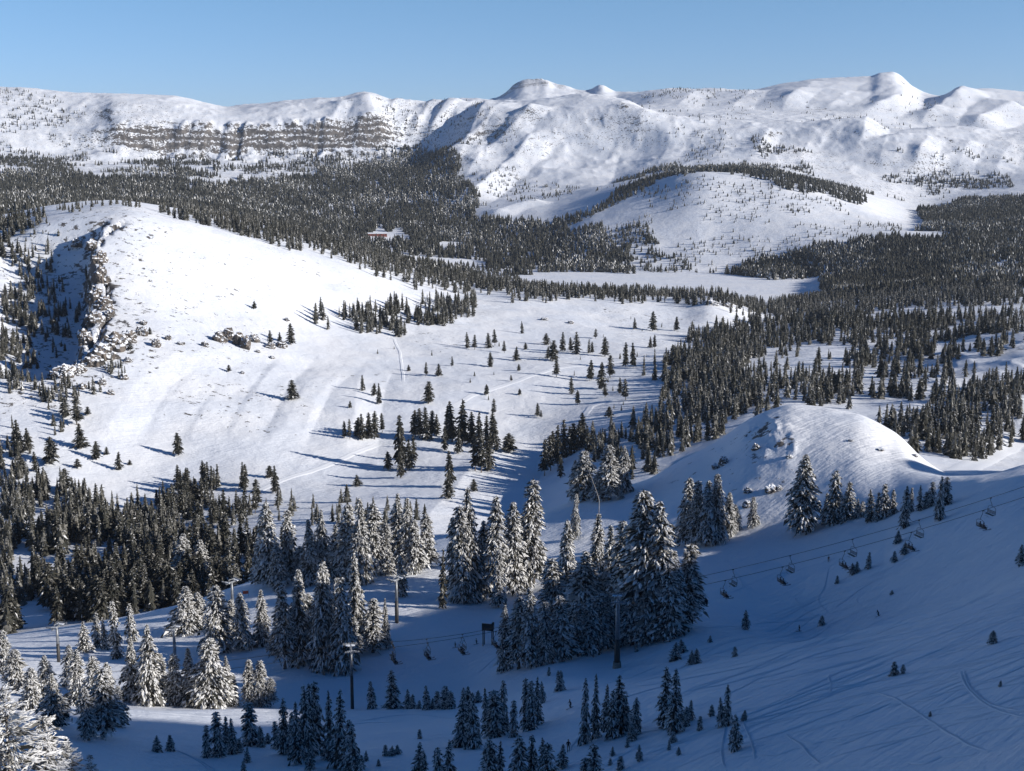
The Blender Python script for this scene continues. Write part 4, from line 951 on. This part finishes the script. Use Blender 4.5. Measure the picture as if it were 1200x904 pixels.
def helmet_mesh(z, y, mat):
    b = bmesh.new(); bmesh.ops.create_uvsphere(b, u_segments=14, v_segments=9, radius=.135, matrix=Matrix.Translation((0, y - .015, z)) @ Matrix.Diagonal((.95, 1.1, 1, 1)))
    bmesh.ops.delete(b, geom=[f for f in b.faces if f.calc_center_median().z < z - .05 or (f.calc_center_median().y > y + .07 and f.calc_center_median().z < z + .03)], context='FACES')
    me = bpy.data.meshes.new('helmet'); b.to_mesh(me); b.free(); me.materials.append(mat)
    return me
def skis_mesh(pos):
    me_ = []
    for s in pos:
        b = bmesh.new(); tip = [(s[0], s[1] - .75, s[2]), (s[0], s[1] + .75, s[2]), (s[0], s[1] + .92, s[2] + .06), (s[0], s[1] + 1.0, s[2] + .14)]
        for p, q in zip(tip, tip[1:]):
            d = Vector(q) - Vector(p); bx(b, (Vector(p) + Vector(q)) / 2, (.10, d.length + .01, .025), Matrix.Rotation(math.atan2(d.z, d.y), 3, 'X'))
        me = bpy.data.meshes.new('ski'); b.to_mesh(me); b.free(); me.materials.append(CLOTH['maroon']); me_.append(me)
    return me_
SIT = [(body_mesh('sit', j, t), CLOTH[hc]) for j, t, hc in (('black', 'charcoal', 'black'), ('maroon', 'black', 'black'), ('navy', 'black', 'charcoal'), ('brown', 'charcoal', 'black'))]
SIT_H = helmet_mesh(.86, .02, CLOTH['black']); SIT_S = skis_mesh([(.13, .62, -.46), (-.13, .62, -.46)])
SKI = {c: body_mesh('ski', c, t) for c, t in (('black', 'tan'), ('maroon', 'black'), ('navy', 'black'), ('charcoal', 'black'))}
SKI_H = helmet_mesh(1.62, .13, CLOTH['black']); SKI_S = skis_mesh([(.14, .1, .02), (-.14, .1, .02)])
def pole_mesh(s):
    b = bmesh.new(); tube(b, [(s * .29, .41, 1.08), (s * .33, .38, 1.0), (s * .5, -.1, .08)], .014, 6); bmesh.ops.create_cone(b, cap_ends=True, segments=10, radius1=.05, radius2=.05, depth=.015, matrix=Matrix.Translation((s * .49, -.07, .13)))
    me = bpy.data.meshes.new('ski_pole'); b.to_mesh(me); b.free(); me.materials.append(M_DARKST); return me
POLES = [pole_mesh(1), pole_mesh(-1)]

CH0 = chair_proto(); first_chair = [True]
def rope_at(pts, u):
    best = None
    for a, b in zip(pts, pts[1:]):
        ua = float(project(a.x, a.y, a.z)[0]); ub = float(project(b.x, b.y, b.z)[0])
        if min(ua, ub) <= u <= max(ua, ub): return a.lerp(b, (u - ua) / (ub - ua)), (b - a)
    return None
JNAMES = ['black', 'maroon', 'navy', 'brown']
def hang(u, loaded, where, k=0):
    s = near_side if loaded else -near_side
    p, d = rope_at(ROPES[s], u)
    if loaded: h = math.atan2(d.y, d.x) - math.pi / 2
    else: h = math.atan2(-d.y, -d.x) - math.pi / 2
    h += math.radians(32)
    o = CH0 if first_chair[0] else copy_tree(CH0); first_chair[0] = False
    o.location = p - Vector((0, 0, .12)); o.rotation_euler = (0, 0, h); o.scale = (1.2, 1.2, 1.2)
    tag(o, ('dark lift chair carrying two riders, ' if loaded else 'empty dark lift chair, ') + where, 'lift chair', 'chairs hanging from the lift cables')
    if loaded:
        for q, sx in enumerate((-.5, .42)):
            me, hm = SIT[(k * 2 + q) % 4]
            pr = empty('person', o.location + 1.2 * Vector((math.cos(h) * sx - math.sin(h) * .02, math.sin(h) * sx + math.cos(h) * .02, -2.96)), h); pr.scale = (1.15, 1.15, 1.15)
            child('body', me, pr); child('helmet', SIT_H, pr)
            for sm in SIT_S: child('ski', sm, pr)
            tag(pr, f'rider in {JNAMES[(k * 2 + q) % 4]} jacket, {"uphill" if q else "downhill"} seat of the lift chair ' + where, 'person', 'skiers riding the chairlift')
RIGHT = [('closest to the big grove', 850), ('second past the grove', 917), ('over the bushy saplings', 990), ('over the small shaded firs', 1068), ('highest up the slope', 1152)]
for k, (w, u) in enumerate(RIGHT):
    hang(u, True, w, k); hang(u + 9, False, w + ' on the far cable', k)
hang(541, True, 'just before the black cabin', 1); hang(501, True, 'mid-span before the black cabin', 2); hang(462, True, 'beside the bare-trunked fir', 3); hang(581, True, 'half hidden by the grove', 0)
hang(542, False, 'above the lit snow strip end', 0); hang(500, False, 'above the lit snow strip', 0); hang(459, False, 'by the bare-trunked fir', 0); hang(742, False, 'just past the concrete-footed pylon', 0)

def skier(u, v, jacket, face, label, rmin=150, rmax=430):
    x, y, z, r = hit(u, v, rmin, rmax)
    o = empty('person', (x, y, z), face)
    child('body', SKI[jacket], o); child('helmet', SKI_H, o)
    for m in SKI_S: child('ski', m, o)
    for m in POLES: child('ski_pole', m, o)
    tag(o, label, 'person', 'skiers on the snow')
    # tilt to the slope along the skis
    dx, dy = -math.sin(face), math.cos(face); sl = float(ground(x + dx, y + dy) - ground(x - dx, y - dy)) / 2
    o.rotation_euler = (math.atan(sl) * .8, 0, face)
    return o
skier(937, 740, 'black', 1.9, 'skier in dark clothing crossing below the small bush', 280, 400)
skier(1030, 722, 'navy', 2.0, 'hunched skier in dark blue crossing the streaked slope higher up', 240, 380)
skier(971, 658, 'maroon', 3.0, 'skier in dark red standing at the top of a single winding track', 300, 430)
skier(669, 830, 'charcoal', 2.2, 'skier in charcoal on the flat run uphill of another skier', 180, 280)
skier(666, 880, 'black', 3.1, 'skier in black jacket and tan trousers by the lower clump', 150, 250)
skier(534, 759, 'black', 2.0, 'tiny skier gliding beneath the lift chair before the black cabin', 280, 400)
skier(559, 755, 'charcoal', 2.0, 'tiny skier closest to the black cabin', 280, 400)
skier(461, 773, 'charcoal', 2.0, 'tiny skier under the chair beside the bare-trunked fir', 260, 400)

# black cabin on stilts at the corner of the grove
def cabin():
    x, y, z, r = hit(572, 756, 300, 400)
    k = (y * CP - z * SP) / F
    o = tag(empty('stilt_cabin', (x, y, z), -.25), 'small black cabin on stilts with a snowy roof at the corner of the grove', 'cabin')
    b = bmesh.new(); bx(b, (0, 0, 23 * k), (13 * k, 8 * k, 8.5 * k), bev=.05); bm_obj('wall', b, M_DARKWOOD, o)
    b = bmesh.new(); bx(b, (-.2, 0, 28.2 * k), (12 * k, 8.4 * k, 1.5 * k), bev=.12); bm_obj('snow_roof', b, M_SNOWCAP, o)
    for sx in (-1, 1):
        for sy in (-1, 1):
            b = bmesh.new(); bx(b, (sx * 5.4 * k, sy * 3 * k, 9 * k), (.22, .22, 20 * k)); bm_obj('stilt', b, M_DARKWOOD, o)
    b = bmesh.new(); bx(b, (0, -4.05 * k, 23.5 * k), (6 * k, .06, 3 * k)); bm_obj('window', b, M_PANE, o)
    b = bmesh.new(); bx(b, (6.55 * k, 0, 22 * k), (.08, .9, 1.5)); bm_obj('door', b, M_DARKST, o)
cabin()
# orange flag strung out on the run near the pale pylon
x, y, z, r = hit(288, 700, 380, 500); b = bmesh.new()
o = tag(empty('safety_banner', (x, y, z), .3), 'small orange banner on stakes beside the pale grey pylon', 'banner')
for s in (-1, 1): tube(b, [(s * 1.0, 0, -.2), (s * 1.0, 0, 2.6)], .05, 6)
bm_obj('stake', b, M_DARKST, o); b = bmesh.new(); n_ = 8
for k in range(n_):
    bx(b, (-.9 + 1.8 * (k + .5) / n_, .06 * math.sin(k * 1.3), 1.7), (1.8 / n_ + .005, .03, 1.1))
bm_obj('fabric', b, M_ORANGE, o)
# leaning bare snag in the clump behind the grove
x, y, z, r = hit(702, 604, 440, 600); k = (y * CP - z * SP) / F; b = bmesh.new()
tube(b, [(0, 0, -.5), (-.05, 0, 5 * k), (0, 0, 18 * k), (-3 * k, 0, 28 * k), (-9 * k, .5, 44 * k), (-15 * k, 1.0, 58 * k)], .20, 8, .06)
o = tag(empty('dead_tree', (x, y, z)), 'bare frosted snag bent over in the clump behind the grove', 'dead tree'); bm_obj('trunk', b, M_GREYWOOD, o, True)
for q in range(7):
    t = .3 + .09 * q; b = bmesh.new(); px = -max(0, t - .3) * 20 * k; tube(b, [(px, 0, t * 58 * k), (px + (.9 if q % 2 else -.8), .5 * (-1) ** (q // 2), t * 58 * k + .5)], .05, 5, .02); bm_obj('branch', b, M_GREYWOOD, o)

# long red lodge in the valley forest clearing
def lodge():
    x, y, z, r = hit(441, 277, 3200, 4600); k = (y * CP - z * SP) / F; L, W, H = 25 * k, 5 * k, 3.0 * k
    o = tag(empty('valley_lodge', (x, y, z), .12), 'long low red lodge in a snowy clearing of the valley forest', 'lodge')
    b = bmesh.new(); bx(b, (0, 0, H / 2 - 1), (L, W, H + 2)); bm_obj('wall', b, M_RED, o)
    b = bmesh.new()
    vs = [b.verts.new(p) for p in [(-L/2-1, -W/2-1.2, H), (L/2+1, -W/2-1.2, H), (L/2+1, 0, H+3.4), (-L/2-1, 0, H+3.4), (-L/2-1, W/2+1.2, H), (L/2+1, W/2+1.2, H)]]
    for f in ((0,1,2,3), (3,2,5,4), (0,3,4), (1,5,2), (0,4,5,1)): b.faces.new([vs[i] for i in f])
    bm_obj('roof', b, M_SNOWCAP, o)
    for q in range(9):
        b = bmesh.new(); bx(b, (-L/2 + L * (q + .5) / 9, -W/2 - .05, H * .5), (2.0, .2, 2.4)); bm_obj('window', b, M_PANE, o)
lodge()

# ------------------------------------------------------------------ boulders and crags
def boulder_mat():
    nt = NT('snow_capped_rock'); geo = nt.node('ShaderNodeNewGeometry'); tc = nt.node('ShaderNodeTexCoord')
    rk = noise_mix(nt, tc.outputs['Object'], 1.3, (0.15, 0.122, 0.10), (0.065, 0.06, 0.056), .35, .65, 8)
    sx = nt.node('ShaderNodeSeparateXYZ'); nt.link(geo.outputs['Normal'], sx.inputs[0])
    n = nt.node('ShaderNodeTexNoise', Scale=2.2, Detail=5.0); nt.link(tc.outputs['Object'], n.inputs['Vector'])
    ad = nt.node('ShaderNodeMath', operation='MULTIPLY_ADD'); nt.link(n.outputs['Fac'], ad.inputs[0]); ad.inputs[1].default_value = .9; nt.link(sx.outputs[2], ad.inputs[2])
    mr = nt.node('ShaderNodeMapRange'); mr.inputs[1].default_value = .92; mr.inputs[2].default_value = 1.05; nt.link(ad.outputs[0], mr.inputs[0])
    mx = nt.node('ShaderNodeMix', data_type='RGBA'); nt.link(mr.outputs[0], mx.inputs['Factor']); nt.link(rk, mx.inputs['A']); mx.inputs['B'].default_value = (.84, .85, .87, 1)
    nt.link(mx.outputs['Result'], nt.b.inputs['Base Color']); nt.b.inputs['Roughness'].default_value = .9
    return nt.m
M_BOULDER = boulder_mat()
from mathutils import noise as mnoise
def rock_mesh(seed):
    b = bmesh.new(); bmesh.ops.create_icosphere(b, subdivisions=4, radius=1.0)
    for v in b.verts:
        p = v.co * 1.3 + Vector((seed * 7.3, seed * 1.7, 0))
        d = mnoise.fractal(p, 1.0, 2.0, 5) * .30 + mnoise.cell(p * 1.6) * .16 - abs(mnoise.noise(p * 2.4)) * .25
        v.co = v.co * (1 + d); v.co.z = max(v.co.z, -.45)
    me = bpy.data.meshes.new('boulder'); b.to_mesh(me); b.free(); me.materials.append(M_BOULDER); return me
ROCKS = [rock_mesh(s) for s in range(7)]
def boulder(u, v, w, h, label, rmin, rmax, group, i):
    x, y, z, r = hit(u, v, rmin, rmax); k = (y * CP - z * SP) / F
    o = bpy.data.objects.new('boulder', ROCKS[i % len(ROCKS)]); COL.objects.link(o)
    o.location = (x, y, z + h * k * .15); o.scale = (w * k * .5, w * k * .45, h * k * .62); o.rotation_euler = (0, 0, i * 1.7)
    tag(o, label, 'boulder', group)
def rocks(lst, label, rmin, rmax, group):
    for i, t in enumerate(sorted(lst)): boulder(*t, ranked(label, i), rmin, rmax, group, i + int(t[0]))
rocks([(120,330,18,22),(112,352,22,22),(123,362,22,20),(118,307,20,18),(108,292,16,14),(90,288,14,12),(110,380,22,20),(100,402,20,20),(128,374,16,14)], 'dark crag, {} along the shaded cliff rim of the snow dome', 1000, 1700, 'crags of the cliff rim')
rocks([(136,408,30,24),(122,420,32,22),(150,400,24,16),(108,428,22,16),(75,440,26,16),(92,436,18,12),(62,446,16,12)], 'brown snow-capped crag, {} in the outcrop where the cliff meets the apron', 900, 1500, 'brown crags of the outcrop')
rocks([(150,424,10,7),(166,392,16,12),(183,406,12,11),(197,398,9,7),(212,404,9,5),(145,444,12,8),(168,380,9,6),(120,450,10,8),(96,455,12,8),(60,462,12,7),(130,462,9,7)], 'snow-dusted boulder, {} among those tumbled below the outcrop', 850, 1500, 'tumbled boulders on the snow dome')
rocks([(240,406,10,7),(258,400,16,14),(268,396,14,16),(280,404,16,18),(288,408,14,18),(298,400,14,10),(318,408,12,9),(330,407,14,10),(302,413,6,4),(319,420,7,4),(284,438,6,4),(336,376,7,5)], 'snowy boulder, {} of the cluster of rocks in the middle of the slope', 900, 1600, 'rocks in the middle of the slope')
rocks([(638,375,10,4),(669,379,8,4),(833,357,18,6),(853,360,12,6)], 'low dark rock, {} on the far rim of the bench', 1100, 2000, 'rocks on the far rim')
rocks([(886,527,10,9),(848,544,13,11),(838,549,10,7),(876,577,11,8),(903,576,17,10),(913,574,9,6),(875,594,11,9),(925,536,9,4),(1032,528,9,4),(1072,535,8,4),(997,517,7,3)], 'dark rock, {} poking through the snow of the knoll', 380, 600, 'rocks of the knoll')

# ------------------------------------------------------------------ tracks and groomed roads
def catmull(p, n):
    out = []
    q = [p[0]] + list(p) + [p[-1]]
    for i in range(1, len(q) - 2):
        a, b, c, d = (np.array(z) for z in q[i-1:i+3])
        for k in range(n):
            t = k / n; out.append(.5 * ((2*b) + (c-a)*t + (2*a-5*b+4*c-d)*t*t + (-a+3*b-3*c+d)*t**3))
    out.append(np.array(p[-1], float)); return np.array(out)
def ribbon(pix, rmin, rmax, prof, n=14, wob=0.0, taper=True):
    """profile across the way: (offset m, height m)"""
    pts = np.array([hit(u, v, rmin, rmax)[:2] for u, v in pix]); c = catmull(pts, n)
    d = np.gradient(c, axis=0); d /= np.linalg.norm(d, axis=1, keepdims=True) + 1e-9; s = np.stack([d[:, 1], -d[:, 0]], -1)
    if wob: c = c + s * (fbm(c[:, 0], c[:, 1], 9, 2, 7) * wob)[:, None]
    f = np.ones(len(c))
    if taper: t = np.linspace(0, 1, len(c)); f = np.clip(np.minimum(t, 1 - t) * 8, .05, 1)
    V_ = []
    for off, h in prof:
        q = c + s * off; V_.append(np.stack([q[:, 0], q[:, 1], ground(q[:, 0], q[:, 1]) + .035 + h * f], -1))
    V_ = np.stack(V_, 1); m, k = V_.shape[:2]
    i, j = np.meshgrid(np.arange(m - 1), np.arange(k - 1), indexing='ij')
    return V_.reshape(-1, 3), np.stack([i*k+j, i*k+j+1, (i+1)*k+j+1, (i+1)*k+j], -1).reshape(-1, 4)
def ribbons(name, label, lst, mat):
    VV, QQ = [], []; nv = 0
    for v, q in lst: VV.append(v); QQ.append(q + nv); nv += len(v)
    me = mesh_from(name, np.concatenate(VV), np.concatenate(QQ)); me.materials.append(mat)
    o = bpy.data.objects.new(name, me); COL.objects.link(o); tag(o, label, None, None, 'structure')
g = np.random.default_rng(5); TR = []
BERM = [(-.6, -.03), (-.34, .17), (0, -.02), (.34, .2), (.65, -.03)]
def scale_prof(k, h=1.0): return [(a * k, b * h) for a, b in BERM]
for _ in range(210):
    u0 = g.uniform(680, 1180); v0 = g.uniform(665, 900)
    if v0 < 905 - (u0 - 640) * .45 and v0 < 760 and u0 < 900: continue
    L = g.uniform(60, 320); sl = g.uniform(.16, .42)
    pts = [(u0 + L * t, v0 - L * sl * t - 8 * math.sin(t * 3 + v0) * g.uniform(0, 1)) for t in (0, .25, .5, .75, 1)]
    if min(p[1] for p in pts) < 600 + (1200 - pts[-1][0]) * .2 or pts[-1][0] > 1290: continue
    TR.append(ribbon(pts, 90, 430, scale_prof(g.uniform(.25, .6), g.uniform(.15, .5)), 14, .3))
for pts in [[(971,664),(967,686),(959,700),(963,710),(972,720)], [(978,712),(990,705),(1010,690),(1035,676)], [(1004,700),(1006,707),(1015,712),(1030,711)], [(1124,786),(1131,802),(1145,820),(1168,832),(1205,842)], [(1128,784),(1137,806),(1160,826),(1200,834)],
            [(1015,806),(1060,826),(1090,846),(1130,868),(1160,880)], [(972,790),(974,808),(968,818)], [(920,860),(945,880),(960,896)], [(930,700),(940,712),(960,724)], [(850,655),(860,670),(872,690)], [(960,720),(945,730),(905,748)], [(850,850),(845,880),(850,900)], [(866,840),(880,870),(884,890)], [(665,880),(690,850),(700,838)], [(669,832),(700,826),(740,815),(800,800)], [(420,845),(480,838),(560,842),(640,838)], [(300,868),(330,862),(400,850),(470,846)], [(210,880),(240,895),(262,910)], [(205,878),(232,892),(250,908)], [(560,790),(580,772),(590,760)], [(700,805),(750,790),(800,775)]]:
    TR.append(ribbon(pts, 120, 430, scale_prof(.26, .5), 16, .25))
ribbons('ski_tracks', 'ski tracks scored across the shaded slopes', TR, M_TRACK)
ROAD = [(-4, -.15), (-3, .22), (-1.2, .1), (1.2, .1), (3, .22), (4.2, -.15)]
RD = [ribbon(p, a, b, [(x * w, h) for x, h in ROAD], 20, .6) for p, a, b, w in [
    ([(277,588),(333,562),(400,538),(443,521)], 700, 1300, .9), ([(530,478),(545,468),(557,462),(587,453),(627,439),(653,432),(700,427),(800,413),(830,409)], 800, 1700, 1.0),
    ([(683,490),(690,480),(697,475),(727,467)], 800, 1500, .9), ([(461,396),(468,412),(471,430),(473,448)], 900, 1600, .4), ([(1118,556),(1150,540),(1180,524),(1210,505)], 560, 1000, 2.0)]]
ribbons('snow_road', 'groomed snow roads across the sunlit slope', RD, M_GROOM)

# ------------------------------------------------------------------ haze
HAZE = 2.0e-5
def haze():
    zt = float(P[..., 2].max()) + 12; zb = float(P[..., 2].min()) - 2
    b = bmesh.new(); bx(b, (400, 3500, (zt + zb) / 2), (28000, 22500, zt - zb))
    m = bpy.data.materials.new('pale_haze'); m.use_nodes = True; t = m.node_tree; t.nodes.clear()
    o_ = t.nodes.new('ShaderNodeOutputMaterial'); v = t.nodes.new('ShaderNodeVolumePrincipled')
    v.inputs['Color'].default_value = (.80, .88, 1.0, 1); v.inputs['Density'].default_value = HAZE; v.inputs['Anisotropy'].default_value = .2
    t.links.new(v.outputs[0], o_.inputs['Volume'])
    o = bm_obj('haze', b, m); tag(o, 'thin pale blue air over the valley', None, None, 'stuff')
haze()
